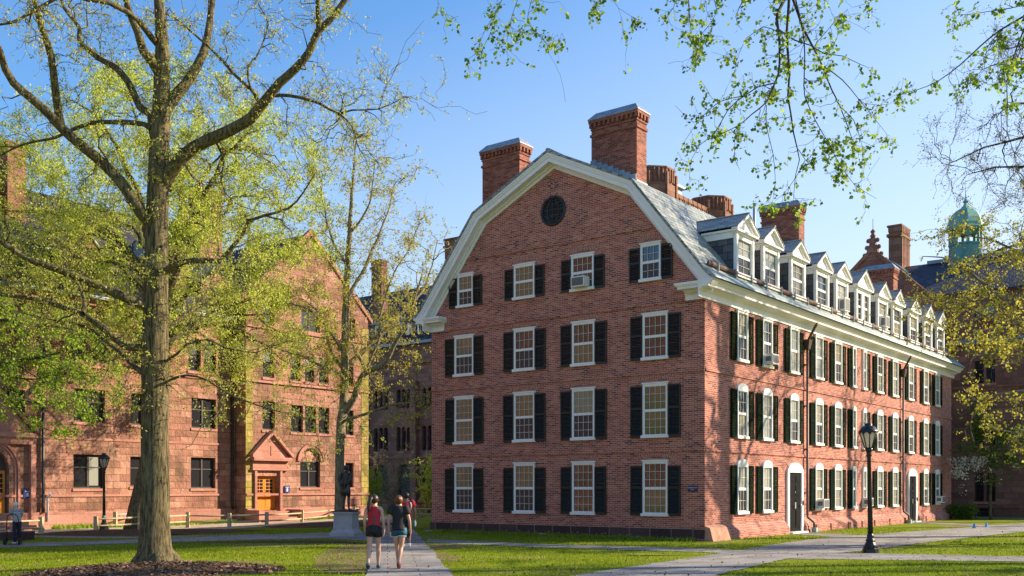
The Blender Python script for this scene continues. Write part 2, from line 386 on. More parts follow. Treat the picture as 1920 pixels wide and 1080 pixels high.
PATHS, DIRTS = [], []
def rough(poly, step=.45, amp=.028):
    r = np.random.default_rng(len(poly)); q = []
    for i in range(len(poly)):
        a, c = np.array(poly[i], float), np.array(poly[(i + 1) % len(poly)], float); L = np.linalg.norm(c - a); k = max(1, int(L / step)) if L < 40 and min(a[1], c[1]) > 10 else 1
        for j in range(k): q.append(tuple(a + (c - a) * j / k + (r.normal(0, amp, 2) if j else 0)))
    return q
def path(name, poly, off, rot, mat=FLAG):
    poly = rough(poly); PATHS.append(poly); return sheet(name, poly, off, mat, rot)
main_path = [(-2.0, 8), (-.05, 8), (-1.2, 21), (-1.75, 25), (-2.35, 30), (-2.75, 32.3), (-2.95, 34.2), (-4.0, 42), (-5.3, 52), (-7.2, 66), (-9.2, 66), (-7.0, 52), (-5.6, 42), (-4.85, 34), (-4.0, 29), (-3.05, 21)]
path('main_path', main_path, .020, math.radians(7))
path('cross_path', [(-60, 24), (-30, 30.2), (-17.6, 34.2), (-13, 36.0), (-6.5, 36.4), (-4.6, 34.6), (-4.95, 38.0), (-5.4, 41.2), (-7.6, 41.2), (-14, 39.2), (-18.5, 37.0), (-30, 33.2), (-60, 27)], .015, .12)
path('upper_path', [(-40, 44.2), (-22.3, 42.6), (-15, 39.9), (-10, 40.3), (-10, 41.2), (-15, 41.3), (-21.8, 44.3), (-40, 46)], .011, -.1)
path('front_path', [(-2.9, 34.0), (.6, 31.3), (5.3, 28.9), (6.9, 27.6), (8.0, 28.3), (6.2, 30.3), (.7, 33.0), (-3.0, 36.2)], .013, -.5)
path('diagonal_path', [(-2, 12.5), (1.2, 12.5), (4.3, 21.3), (7.0, 26.0), (10.3, 29.6), (15, 35.2), (21.5, 42.3), (34, 56), (33, 58.6), (24, 49.8), (17.6, 43.2), (11.6, 37.2), (9.2, 33.9), (5.3, 27.4), (1.3, 21.2)], .018, .85)
path('right_path', [(6.6, 26.3), (12.6, 25.2), (22, 23.6), (22, 25.4), (13.6, 27.0), (9.4, 28.6), (8.0, 28.2)], .012, -.15)
dA, dB = W(.6, 7.0), W(.6, 8.8)
path('door_path', [tuple(W(.25, 7.05)[:2]), tuple(W(.25, 8.75)[:2]), (14.0, 37.6), (12.6, 35.6)], .010, -.65)
path('far_door_path', [tuple(W(.25, 23.2)[:2]), tuple(W(.25, 24.7)[:2]), (24.3, 47.6), (22.6, 46.0)], .010, -.65)
path('end_path', [tuple(W(-3, 34.0)[:2]), tuple(W(10, 34.0)[:2]), tuple(W(10, 35.8)[:2]), tuple(W(-3, 35.8)[:2])], .010, -.65)
GRAV = [(-60, 46.3), (-22, 44.6), (-14.5, 47.0), (-9.6, 54.5), (-8.3, 58), (-6.6, 66), (-12, 66), (-15.5, 60), (-22, 53.5), (-28, 50), (-60, 52)]
PATHS.append(GRAV); sheet('gravel_walk', GRAV, .009, GRAVEL)
def ell(cx, cy, rx, ry, n=26, j=.07, seed=0):
    r = np.random.default_rng(seed); return [(cx + rx * math.cos(2 * PI * k / n) * (1 + r.normal(0, j)), cy + ry * math.sin(2 * PI * k / n) * (1 + r.normal(0, j))) for k in range(n)]
for k, (pl, of, dm, nm, mt) in enumerate([
        (smooth_poly(ell(-8.0, 22.6, 2.9, 2.0, seed=1), 1), .004, .16, 'mulch_bed', MULCH),
        (smooth_poly(ell(-16.2, 44.9, 5.2, 2.6, seed=2), 1), .004, .18, 'mulch_bed', MULCH),
        (smooth_poly(ell(-8.8, 50.5, 3.4, 3.2, seed=3), 1), .004, .15, 'mulch_bed', MULCH),
        (smooth_poly([(-14, 35.3), (-6.6, 35.7), (-5.0, 34.0), (-4.6, 32.7), (-6.0, 33.4), (-9, 34.3)], 2), .005, 0, 'dirt_edge', MULCH),
        (smooth_poly([(-5.6, 33), (-4.5, 33.2), (-3.7, 27), (-3.05, 22), (-4.0, 21.5), (-5.2, 26)], 2), .005, 0, 'dirt_patch', DIRT),
        (smooth_poly([(-2.9, 34.2), (-1.0, 32.6), (-1.6, 31.2), (-2.35, 30.2), (-2.6, 32)], 2), .006, 0, 'dirt_patch', DIRT),
        (smooth_poly([(-1.6, 24.5), (-1.2, 26.4), (-2.2, 29.6), (-2.5, 29.6)], 1), .006, 0, 'dirt_patch', DIRT)]):
    PATHS.append(pl); sheet(nm, pl, of, mt, dome=dm, cell=.6)
    if nm == 'dirt_patch': DIRTS.append(pl)

# loose chips on the nearest mulch bed
_p = np.array(smooth_poly(ell(-8.0, 22.6, 2.9, 2.0, seed=1), 1)); _c = (_p.max(0) + _p.min(0)) / 2; _r = (_p.max(0) - _p.min(0)) / 2
_n = 5200; _x, _y = RNG.uniform(-11, -5, _n), RNG.uniform(20.4, 24.8, _n); _k = inpoly(_x, _y, [tuple(q) for q in _p]); _x, _y = _x[_k], _y[_k]; _n = len(_x)
_z = gz(_x, _y) + .012 + .16 * np.maximum(0, 1 - ((_x - _c[0]) / _r[0]) ** 2 - ((_y - _c[1]) / _r[1]) ** 2)
_a = RNG.uniform(0, PI, _n); _l = RNG.uniform(.015, .05, _n); _t = RNG.normal(0, .35, _n)
_d = np.stack([np.cos(_a) * _l, np.sin(_a) * _l, _t * _l], 1); _e = np.stack([-np.sin(_a) * _l * .4, np.cos(_a) * _l * .4, RNG.normal(0, .3, _n) * _l], 1); _o = np.stack([_x, _y, _z], 1)
CHIP = leafmat('wood_chip', (.09, .05, .03), (.16, .095, .058), (.27, .18, .12), .02)
tag(raw('wood_chips', np.stack([_o - _d - _e, _o + _d - _e, _o + _d + _e, _o - _d + _e], 1).reshape(-1, 3), np.arange(4 * _n).reshape(-1, 4), CHIP), kind='stuff')
# last autumn's leaves and twigs lying about
_n = 2600; _y = 20 + 22 * RNG.uniform(0, 1, _n) ** 1.3; _x = RNG.uniform(-17, 17, _n) * _y / 30; _l = RNG.uniform(.012, .032, _n); _a = RNG.uniform(0, PI, _n)
_o = np.stack([_x, _y, gz(_x, _y) + .045], 1); _k = ~inpoly((_x - OX) * CT - (_y - OY) * ST, (_x - OX) * ST + (_y - OY) * CT, [(-13, -.3), (.4, -.3), (.4, 33), (-13, 33)]); _o, _l, _a = _o[_k], _l[_k], _a[_k]; _n = len(_o)
_d = np.stack([np.cos(_a) * _l, np.sin(_a) * _l, RNG.normal(0, .3, _n) * _l], 1); _e = np.stack([-np.sin(_a) * _l * .6, np.cos(_a) * _l * .6, RNG.normal(0, .5, _n) * _l], 1)
tag(raw('fallen_leaves', np.stack([_o - _d, _o - _e, _o + _d, _o + _e], 1).reshape(-1, 3), np.arange(4 * _n).reshape(-1, 4), CHIP), kind='stuff')
# grass blades over the nearer lawns
def blades(n, x0, x1, y0, y1, h, wd):
    d = np.sqrt(RNG.uniform(0, 1, n)); Y = y0 + (y1 - y0) * RNG.uniform(0, 1, n) ** 1.5; X = RNG.uniform(x0, x1, n) * Y / 30
    k = np.ones(n, bool)
    for p in PATHS: k &= ~(inpoly(X, Y, p) & ((p not in DIRTS) | (RNG.uniform(0, 1, n) < .55)))
    lx = (X - OX) * CT - (Y - OY) * ST; ly = (X - OX) * ST + (Y - OY) * CT
    k &= ~((lx < .15) & (lx > -12.8) & (ly > -.25) & (ly < 32))
    pn = np.sin(X * .9 + 1.3 * np.sin(Y * .7)) + np.sin(Y * .8 + X * .35) + RNG.normal(0, .8, n); k &= pn > -.75
    X, Y = X[k], Y[k]; n = len(X); Z = gz(X, Y)
    a = RNG.uniform(0, 2 * PI, n); hh = h * RNG.uniform(.5, 1.25, n) * (Y / 28) ** .4; ww = wd * RNG.uniform(.7, 1.3, n) * (Y / 25)
    tx, ty = RNG.normal(0, .45, n) * hh, RNG.normal(0, .45, n) * hh
    V = np.empty((n, 3, 3)); V[:, 0] = np.stack([X - np.cos(a) * ww, Y - np.sin(a) * ww, Z - .005], 1); V[:, 1] = np.stack([X + np.cos(a) * ww, Y + np.sin(a) * ww, Z - .005], 1); V[:, 2] = np.stack([X + tx, Y + ty, Z + hh], 1)
    return V.reshape(-1, 3)
gv = np.concatenate([blades(230000, -17.5, 17.5, 19.5, 46, .050, .0105)])
tag(raw('grass', gv, np.arange(len(gv)).reshape(-1, 3), BLADE), kind='stuff')
# ------------------------------------------------------------------ windows and doors (local frame: outward -y, sill centre at origin)
def m_casing(w, h, arch=0, p=.06, sill=True, wd=.055):
    b = MB(); x = w / 2
    b.box(-x, -p, .07, -x + wd, .01, h); b.box(x - wd, -p, .07, x, .01, h); b.box(-x + wd, -p, h - .08, x - wd, .01, h)
    if arch:
        pts = [(-x, h + .001)] + [(-x * math.cos(PI * k / 12), h + .001 + arch * math.sin(PI * k / 12)) for k in range(1, 12)] + [(x, h + .001)]
        b.prism(pts, 'y', -p - .004, .01)
    else: b.box(-x - .04, -p - .03, h, x + .04, .01, h + .045)
    return b.mesh('window', WHITE)
def m_sill(w):
    return MB().box(-w / 2 - .05, -.12, -.03, w / 2 + .05, .01, .07).mesh('sill', WHITE)
MUNT = paint('aged_muntin_paint', (.56, .53, .45), .6, .3, 6)  # white bars dulled in colour, standing in for dimming behind storm glass
def m_sash(w, h, nx, nz, y=-.022, split=.5, bars='both'):
    b = MB(); x = w / 2 - .055; z0, z1 = .07, h - .08; zm = z0 + (z1 - z0) * split; t = .009; q = .026
    if bars == 'muntins': b = MB()
    else: b.box(-x, y - .022, zm - .02, x, y, zm + .02)
    for a, c in ((z0, zm - .02), (zm + .02, z1)):
        if bars != 'muntins':
            b.box(-x, y - .018, a, -x + q, y, c); b.box(x - q, y - .018, a, x, y, c)
            b.box(-x + q, y - .018, a, x - q, y, a + .03); b.box(-x + q, y - .018, c - q, x - q, y, c)
        if bars != 'muntins': continue
        for i in range(1, nx): xx = -x + 2 * x * i / nx; b.box(xx - t, y - .012, a + .04, xx + t, y - .001, c - .035)
        for j in range(1, nz): zz = a + (c - a) * j / nz; b.box(-x + .035, y - .0115, zz - t, x - .035, y - .0015, zz + t)
    return b.mesh('muntins' if bars == 'muntins' else 'sash', MUNT if bars == 'muntins' else WHITE)
def m_pane(w, h, lo, mat, split=.5, y=-.008):
    x = w / 2 - .055; z0, z1 = .07, h - .08; zm = z0 + (z1 - z0) * split
    a, c = (z0, zm - .02) if lo else (zm + .02, z1)
    b = MB(); b.box(-x + .002, y, a, x - .002, y + .012, c); return b.mesh('pane', mat)
def m_shutter(w, h, mat):
    b = MB(); x = w / 2; st = .05
    b.box(-x, -.045, 0, -x + st, 0, h); b.box(x - st, -.045, 0, x, 0, h)
    zm = h * .56
    for a, c in ((0, .09), (zm - .04, zm + .04), (h - .06, h)): b.box(-x + st, -.045, a, x - st, -.001, c)
    for a, c in ((.09, zm - .04), (zm + .04, h - .06)):
        n = int((c - a) / .05)
        for i in range(n):
            z = a + (c - a) * (i + .5) / n
            b.hexa([(-x + st, -.012, z - .002 + .018), (x - st, -.012, z + .016), (x - st, -.006, z + .024), (-x + st, -.006, z + .024),
                    (-x + st, -.040, z - .022), (x - st, -.040, z - .022), (x - st, -.036, z - .014), (-x + st, -.036, z - .014)])
    return b.mesh('shutter', mat)
def window(parent, loc, rz, w, h, arch=0, nx=4, nz=3, up=G_DARK, low=G_DARK, split=.5, shut=(1, 1), sw=.5, smat=SHUT, bars='both', sh=None, p=.06, shz=-.01, swing=0):
    o = inst('window', cached(('cas', w, h, arch, p), lambda: m_casing(w, h, arch, p)), parent, loc, rz)
    inst('sill', cached(('sill', w), lambda: m_sill(w)), o)
    inst('sash', cached(('sash', w, h, nx, nz, split, bars), lambda: m_sash(w, h, nx, nz, split=split, bars=bars)), o)
    inst('muntins', cached(('munt', w, h, nx, nz, split), lambda: m_sash(w, h, nx, nz, split=split, bars='muntins')), o)
    inst('pane', cached(('pane', w, h, 0, up.name, split), lambda: m_pane(w, h, 0, up, split)), o)
    inst('pane', cached(('pane', w, h, 1, low.name, split), lambda: m_pane(w, h, 1, low, split)), o)
    sh = sh or h - .02
    me = cached(('shut', sw, sh, smat.name), lambda: m_shutter(sw, sh, smat))
    for k, sgn in zip(shut, (-1, 1)):
        if k:
            q = inst('shutter', me, o, (sgn * (w / 2 + sw / 2 + .012), -.022, shz), 0); q.rotation_euler.z = random.uniform(-.035, .035) + sgn * (-swing)
            q.rotation_euler.y = random.uniform(-.012, .012)
    return o

# ------------------------------------------------------------------ THE BRICK HALL
HW, HL = 12.6, 31.9
hall = thing('brick_hall', 'red brick gambrel-roofed hall with black shutters and white dormers', 'building', (OX, OY, 0), -TH)
prof_in = [(-.0, 9.05), (-2.93, 12.62), (-6.3, 14.22), (-9.67, 12.62), (-12.6, 9.05)]
prof = [(.62, 8.93), (.30, 9.22), (-.1, 9.72), (-2.60, 12.84), (-6.3, 14.62), (-10.0, 12.84), (-12.5, 9.72), (-12.9, 9.22), (-13.22, 8.93)]
def offset(P, d):
    out = []; P = [np.array(p) for p in P]
    for i, p in enumerate(P):
        nn = []
        for a, b in ((i - 1, i), (i, i + 1)):
            if 0 <= a and b < len(P):
                t = (P[b] - P[a]) / np.linalg.norm(P[b] - P[a]); nn.append(np.array([t[1], -t[0]]))
        m = sum(nn); m = m / np.linalg.norm(m); k = d / max(.3, m @ nn[0]); q = p - m * k * 1
        out.append(tuple(q))
    return out
b = MB()
b.face([(-HW, 0, 0), (0, 0, 0)] + [(x, 0, z) for x, z in prof_in])
b.face([(0, 0, 0), (0, HL, 0), (0, HL, 9.0), (0, 0, 9.0)])
b.face([(-HW, HL, 0), (-HW, 0, 0), (-HW, 0, 9.0), (-HW, HL, 9.0)])
b.face([(0, HL, 0), (-HW, HL, 0)] + [(x, HL, z) for x, z in reversed(prof_in)])
for z in (3.2, 5.965, 8.41, 11.17):
    hw = HW / 2 if z < 9 else 6.3 - (z - 9.05) * 2.93 / 3.57 - .06
    b.box(-6.3 - hw, -.045, z - .105, -6.3 + hw, .0, z - .035); b.box(-6.3 - hw, -.02, z - .035, -6.3 + hw, .0, z + .035)
    if z < 8: b.box(0, .03, z - .1, .045, HL, z - .03); b.box(0, .03, z - .03, .017, HL, z + .035); b.box(-HW-.02, .03, z-.1, -HW, HL, z)
def m_arch(w, rise, h):
    b = MB(); n = 14; R = (w * w / 4 + rise * rise) / (2 * rise); a0 = math.asin(w / 2 / R) * 1.12; zc = rise - R
    for i in range(n):
        a, c = -a0 + 2 * a0 * i / n, -a0 + 2 * a0 * (i + 1) / n
        q = [(rr * math.sin(t), zc + rr * math.cos(t)) for t, rr in ((a, R), (c, R), (c, R + h), (a, R + h))]
        b.face([(x, -.009, z) for x, z in q], [(rr - R + .69, t * R) for t, rr in ((a, R), (c, R), (c, R + h), (a, R + h))])
        b.face([(q[3][0], -.009, q[3][1]), (q[2][0], -.009, q[2][1]), (q[2][0], 0, q[2][1]), (q[3][0], 0, q[3][1])])
    return b.mesh('soldier_arch', ARCHB)
def arch_band(cx, w, z, rise, h, face):
    inst('soldier_arch', cached(('arch', w, rise, h), lambda: m_arch(w, rise, h)), hall, (cx, 0, z) if face == 'y' else (0, cx, z), 0 if face == 'y' else PI / 2)
FX = [-10.79, -7.72, -4.97, -1.92]
AX = [-10.72, -7.72, -5.0, -2.1]
for x in FX:
    for z in (2.86, 5.62, 8.10): arch_band(x, 1.16, z, .08, .235, 'y')
for x, ww in zip(AX, (.95, 1.16, 1.16, .95)): arch_band(x, ww, 10.61, .07, .225, 'y')
RY = [2.9, 5.14, 7.79, 10.5, 12.79, 14.89, 16.33, 18.56, 20.96, 23.65, 26.41, 28.74]
RW = [.87, .87, .87, .87, .87, .46, .46, .87, .87, .87, .87, .87]
for y, ww in zip(RY, RW):
    for z in (2.70, 5.46): arch_band(y, ww + .1, z, .2 if ww > .5 else .14, .225, 'x')
# sloping brick water table along the sunlit side, broken at the doors
for y0, y1 in ((.0, 6.95), (8.75, 23.05), (24.8, HL)):
    pr = [(0, 0), (.21, 0), (.20, .26), (.15, .35), (.07, .42), (.02, .50), (0, .52)]
    b.prism(pr, 'y', y0, y1)
for k, cy in enumerate((9.9, 11.6, 13.8, 15.6, 17.4, 19.7, 22.2, 26.0, 28.0, 30.2)): b.box(.0, cy - .14, 0, .25, cy + .14, .30)
b.ob('wall', BRICK, hall)
b = MB()
for k in range(3):
    for dx, dz in ((0, 0),): pass
for dx, dz in ((0, .34), (.12, .24), (-.12, .24), (.24, .12), (-.24, .12), (.12, 0), (-.12, 0), (0, -.1)):
    b.box(-6.35 + dx * .8 - .045, -.005, 13.28 + dz * .8 - .026, -6.35 + dx * .8 + .045, 0, 13.28 + dz * .8 + .026)
b.ob('brick_diamond', PLINTH, hall)
b = MB(); b.box(-HW - .05, -.05, .10, .012, -.001, .40); b.ob('plinth', PLINTH, hall)
b = MB()
rr = np.random.default_rng(5); x = -HW - .3
while x < -.4:
    l = rr.uniform(.25, .6); b.hexa([(x, -.16 - rr.uniform(0, .07), -.05), (x + l, -.16, -.05), (x + l, 0, -.05), (x, 0, -.05), (x + .03, -.1, .09 + rr.uniform(-.05, .03)), (x + l - .02, -.1, .09 + rr.uniform(-.04, .03)), (x + l, 0, .1), (x, 0, .1)]); x += l
b.ob('rubble_footing', RUBBLE, hall)
b = MB(); b.hexa([(.01, -.04, 0), (.34, -.04, 0), (.34, 1.35, 0), (.01, 1.35, 0), (.01, -.02, .52), (.2, -.02, .46), (.2, 1.3, .46), (.01, 1.3, .56)])
b.ob('corner_stone', CARVED, hall)
# roof
b = MB(); top = prof; bot = offset(prof, .09)
for i in range(len(top) - 1):
    (xa, za), (xb, zb) = top[i], top[i + 1]; (xc, zc), (xd, zd) = bot[i], bot[i + 1]; y0, y1 = -.5, HL + .5
    b.face([(xa, y0, za), (xa, y1, za), (xb, y1, zb), (xb, y0, zb)]); b.face([(xc, y0, zc), (xd, y0, zd), (xd, y1, zd), (xc, y1, zc)])
    b.face([(xa, y0, za), (xb, y0, zb), (xd, y0, zd), (xc, y0, zc)]); b.face([(xa, y1, za), (xc, y1, zc), (xd, y1, zd), (xb, y1, zb)])
roof = b.ob('roof', SLATE, hall)
b = MB(); b.box(-6.36, -.5, 14.6, -6.24, HL + .5, 14.66); b.ob('ridge_cap', LEAD, hall)
# rake boards at both gables
def band(mb, d0, d1, y0, y1):
    A, Bq = offset(prof, d0), offset(prof, d1)
    for i in range(len(A) - 1):
        p = [A[i], A[i + 1], Bq[i + 1], Bq[i]]; mb.prism(p, 'y', y0, y1, caps=True)
for nm, ya in (('rake_board', 0), ('rake_board', 1)):
    b = MB(); s = (lambda y: y) if ya == 0 else (lambda y: HL - y)
    band(b, .092, .17, s(-.47), s(-.02)); band(b, .17, .24, s(-.44), s(-.02)); band(b, .24, .40, s(-.40), s(-.02)); band(b, .40, .46, s(-.14), s(-.015)); band(b, .46, .56, s(-.05), s(.03))
    b.ob(nm, WHITE, hall)
# eaves cornice
cor = [(0, 8.34), (.045, 8.34), (.045, 8.58), (.08, 8.58), (.10, 8.62), (.17, 8.66), (.40, 8.665), (.40, 8.75), (.44, 8.76), (.47, 8.80), (.54, 8.86), (.57, 8.915), (0, 8.915)]
b = MB(); b.prism(cor, 'y', -.52, HL + .52); b.ob('cornice', WHITE, hall)
b = MB(); b.prism([(-HW - x, z) for x, z in cor], 'y', -.52, HL + .52); b.ob('cornice', WHITE, hall)
for xa, xb in ((-.72, .0), (-HW, -HW + .72)):
    b = MB(); b.box(xa, -.05, 8.34, xb, -.001, 8.60); b.box(xa - .02, -.12, 8.60, xb + .02, -.0, 8.665)
    b.box(xa - .10, -.46, 8.665, xb + .10, -.0, 8.76); b.box(xa - .14, -.51, 8.76, xb + .14, -.0, 8.80); b.prism([(xa - .18, 8.80), (xb + .15, 8.80), (xb + .15, 8.88), (xa - .18, 8.88)], 'y', -.54, -.03)
    x = xa
    while x < xb: b.box(x, -.085, 8.52, x + .035, -.05, 8.60); x += .07
    b.ob('cornice_return', WHITE, hall)
b = MB(); b.prism([(.66, 8.93), (.64, 8.985), (.32, 9.265), (.30, 9.235), (.60, 8.93)], 'y', -.5, HL + .5); b.ob('gutter', COPPER, hall)
b = MB(); b.prism([(.10, 9.49), (.19, 9.47), (.22, 9.53), (.20, 9.62), (.16, 9.62)], 'y', -.1, HL - .2)
b.ob('snow_board', SNOWG, hall)
y = .6; b = MB()
while y < HL: b.box(.18, y - .02, 9.36, .25, y + .02, 9.66); y += 1.37
b.ob('snow_board_bracket', COPPER, hall)
# front windows
pal = [G_TAN, G_DARK, G_TAN, G_DARK, G_BLIND, G_DARK]
def fw(i, j): return [(G_TAN, G_SCR), (G_TAN, G_SCR), (G_DARK, G_DARK), (G_DARK, G_TAN), (G_TAN, G_TAN), (G_TAN, G_SCR), (G_BLIND, G_SCR), (G_TAN, G_TAN), (G_TAN, G_SCR), (G_DARK, G_SCR), (G_DARK, G_TAN), (G_DARK, G_DARK)][j * 4 + i]
for j, (z, h) in enumerate(((.86, 1.93), (3.64, 1.90), (6.41, 1.62))):
    for i, x in enumerate(FX):
        u, l = fw(i, j); window(hall, (x, 0, z), 0, 1.0, h, nx=4, nz=3 if j < 2 else 2, up=u, low=l, bars='both' if (i + j) % 3 != 1 else 'both', sh=h - (.16 if j == 0 else .05))
for i, x in enumerate(AX):
    ww = 1.0 if i in (1, 2) else .82
    window(hall, (x, 0, 9.22), 0, ww, 1.32, nx=4 if ww > .9 else 3, nz=2, up=[G_TAN, G_TAN, G_DARK, G_DARK][i], low=[G_SCR, G_TAN, G_DARK, G_SCR][i], sw=.45, sh=1.22)
# side windows
UP = [G_CURT, G_CURT, G_BLIND, G_BLIND, G_CURT, G_DARK, G_BLIND, G_CURT, G_BLIND, G_CURT, G_BLIND, G_DARK]
for i, (y, ww) in enumerate(zip(RY, RW)):
    nx = 3 if ww > .5 else 1; shp = (0, 0) if ww < .5 and False else ((1, 0) if i == 5 else (0, 1) if i == 6 else (1, 1))
    for j, (z, h, ar) in enumerate(((.90, 1.79, .2), (3.66, 1.79, .2), (6.46, 1.83, 0))):
        if j == 0 and i in (2, 9): continue
        up = UP[(i + 5 * j) % 12]; lo = [G_SCR, G_BLIND, G_SCR, G_CURT, G_SCR][(i * 2 + j) % 5]
        window(hall, (0, y, z), PI / 2, ww, h, arch=(ar if ww > .5 else ar * .7), nx=nx, nz=2, up=up, low=lo, shut=shp, sw=.5, smat=SHUT_G, sh=1.76 if j < 2 else 1.74, p=.085, swing=.05)
# doors
for y, ww in ((7.87, 1.66), (23.92, 1.62)):
    b = MB(); x = ww / 2
    b.box(-x, -.09, 0, -x + .20, .02, 2.45); b.box(x - .20, -.09, 0, x, .02, 2.45)
    pts = [(-x, 2.451)] + [(-x * math.cos(PI * k / 14), 2.451 + .40 * math.sin(PI * k / 14)) for k in range(1, 14)] + [(x, 2.451)]
    b.prism(pts, 'y', -.094, .02); b.box(-x + .02, -.30, -.01, x - .02, -.001, .07)
    d = b.ob('door', WHITE, hall, (0, y, 0), PI / 2)
    b = MB(); w2 = x - .2; b.box(-w2, -.03, .08, w2, -.005, 2.45)
    for px in (-.5, .5):
        for z0, z1 in ((.22, .95), (1.08, 1.38), (1.5, 1.95), (2.05, 2.33)):
            cx = px * w2; b.box(cx - w2 * .38, -.045, z0, cx + w2 * .38, -.03, z1); b.box(cx - w2 * .28, -.055, z0 + .06, cx + w2 * .28, -.045, z1 - .06)
    b.ob('door_leaf', DOORBLK, d); MB().box(-.06, -.075, 1.0, .06, -.056, 1.25).box(-.02, -.075, 1.62, .02, -.056, 1.7).ob('letter_plate', STEEL, d)
    MB().lathe([(.03, 0), (.035, .03), (.02, .06)], 10, (w2 - .12, -.09, 1.1)).ob('handle', STEEL, d); MB().box(x - .14, -.125, 1.12, x - .06, -.091, 1.32).ob('card_reader', BLACK, d)
# oculus
b = MB(); R = .55
b.rings([[(r * math.cos(2 * PI * k / 32), y, r * math.sin(2 * PI * k / 32)) for k in range(32)] for r, y in ((R + .03, .0), (R + .03, -.04), (R - .05, -.06), (R - .06, -.01))], False)
oc = b.ob('round_vent', BLACK, hall, (-6.35, 0, 12.40))
b = MB(); 
for k in range(9):
    z = -.44 + k * .11; xx = math.sqrt(max(.0, .48 ** 2 - z * z)); b.hexa([(-xx, -.005, z + .05), (xx, -.005, z + .05), (xx, -.001, z + .06), (-xx, -.001, z + .06), (-xx, -.03, z), (xx, -.03, z), (xx, -.026, z + .01), (-xx, -.026, z + .01)])
b.rings([[(r * math.cos(2 * PI * k / 32), -.002, r * math.sin(2 * PI * k / 32)) for k in range(32)] for r in (.53, .01)], False)
b.ob('louvre', SHUT, oc)
b = MB(); b.tube([(0, -.045, -.5), (0, -.045, .5)], .012, 6); b.tube([(-.5, -.045, 0), (.5, -.045, 0)], .012, 6)
for sx in (-1, 1): b.tube([(sx * .26 * math.cos(t), -.046, .5 * math.sin(t)) for t in np.linspace(-PI / 2, PI / 2, 12)], .012, 6)
for sz in (-1, 1): b.tube([(.42 * math.sin(t), -.046, sz * (.42 - .2 * math.cos(t))) for t in np.linspace(-1.2, 1.2, 8)], .011, 6)
b.ob('tracery', BROWNM, oc)
b = MB(); 
for k in range(40):
    a, c = 2 * PI * k / 40, 2 * PI * (k + 1) / 40; q = [(rr * math.cos(t), -.006, rr * math.sin(t)) for t, rr in ((a, R + .03), (c, R + .03), (c, R + .15), (a, R + .15))]
    b.face(q, [(rr, t * .6) for t, rr in ((a, 0), (c, 0), (c, .12), (a, .12))])
b.ob('brick_surround', BRICK, oc)
# downspouts
for y in (9.02, 22.1):
    b = MB(); b.tube([(.50, y + .15, 8.62), (.42, y + .1, 8.5), (.2, y, 8.02), (.13, y, 7.9)], .055, 8); b.tube([(.12, y, 7.62), (.12, y, .75), (.14, y, .62), (.36, y + .08, .42), (.38, y + .08, .2)], .05, 10)
    for z in (1.6, 3.4, 5.2, 6.9): b.box(.0, y - .07, z, .13, y + .07, z + .05)
    ds = b.ob('downspout', BROWNM, hall)
    b = MB(); b.hexa([(.02, y - .1, 7.55), (.2, y - .1, 7.55), (.2, y + .1, 7.55), (.02, y + .1, 7.55), (.01, y - .16, 7.95), (.27, y - .16, 7.95), (.27, y + .16, 7.95), (.01, y + .16, 7.95)]); b.ob('conductor_head', BROWNM, ds)
    MB().box(.3, y - .02, 0, .5, y + .2, .2).ob('copper_shoe', COPPER, ds)
# chimneys
def chimney(parent, x0, x1, y0, y1, z0, z1, mat, capmat, cap=True):
    b = MB(); b.box(x0, y0, z0, x1, y1, z1)
    for dz, h, p in ((.62, .09, .045), (.36, .06, .03), (.10, .11, .09)): b.box(x0 - p, y0 - p, z1 - dz, x1 + p, y1 + p, z1 - dz + h)
    for a0, a1, ax in ((x0, x1, 0), (y0, y1, 1)):
        n = max(3, int((a1 - a0) / .19)); 
        for k in range(n + 1):
            c = a0 + (a1 - a0) * k / n
            if ax == 0: b.box(c - .045, y0 - .08, z1 - .26, c + .045, y0 + .01, z1 - .1); b.box(c - .045, y1 - .01, z1 - .26, c + .045, y1 + .08, z1 - .1)
            else: b.box(x0 - .08, c - .045, z1 - .26, x0 + .01, c + .045, z1 - .1); b.box(x1 - .01, c - .045, z1 - .26, x1 + .08, c + .045, z1 - .1)
    o = b.ob('chimney', mat, parent)
    if cap:
        p, q = .11, -.12; b = MB(); b.box(x0 - p, y0 - p, z1 + .011, x1 + p, y1 + p, z1 + .05)
        b.hexa([(x0 - p, y0 - p, z1 + .05), (x1 + p, y0 - p, z1 + .05), (x1 + p, y1 + p, z1 + .05), (x0 - p, y1 + p, z1 + .05), (x0 - q, y0 - q, z1 + .32), (x1 + q, y0 - q, z1 + .32), (x1 + q, y1 + q, z1 + .32), (x0 - q, y1 + q, z1 + .32)])
        b.ob('chimney_cap', capmat, o)
    return o
c1 = chimney(hall, -5.28, -3.28, 1.0, 1.72, 12.2, 15.86, CHBRICK, LEAD)
b = MB()
for k in range(8):
    x = -5.3 + k * .25; zr = 14.62 - (x + 6.3) * .481; b.box(x, .955, zr - .35, x + .26, .998, zr + .2)
b.box(-3.279, .96, 12.7, -3.25, 1.75, 13.28); b.ob('step_flashing', LEAD, c1)
chimney(hall, -10.65, -8.72, .98, 1.66, 11.5, 15.72, CHBRICK, LEAD)
chimney(hall, -5.27, -3.3, 16.7, 17.4, 12.2, 15.8, CHBRICK, LEAD)
chimney(hall, -4.75, -2.9, 30.4, 31.2, 11.9, 15.0, CHBRICK, LEAD)
MB().tube([(-4.0, 13, 13), (-4.0, 13, 15.1)], .07, 8).ob('vent_pipe', LEAD, hall)
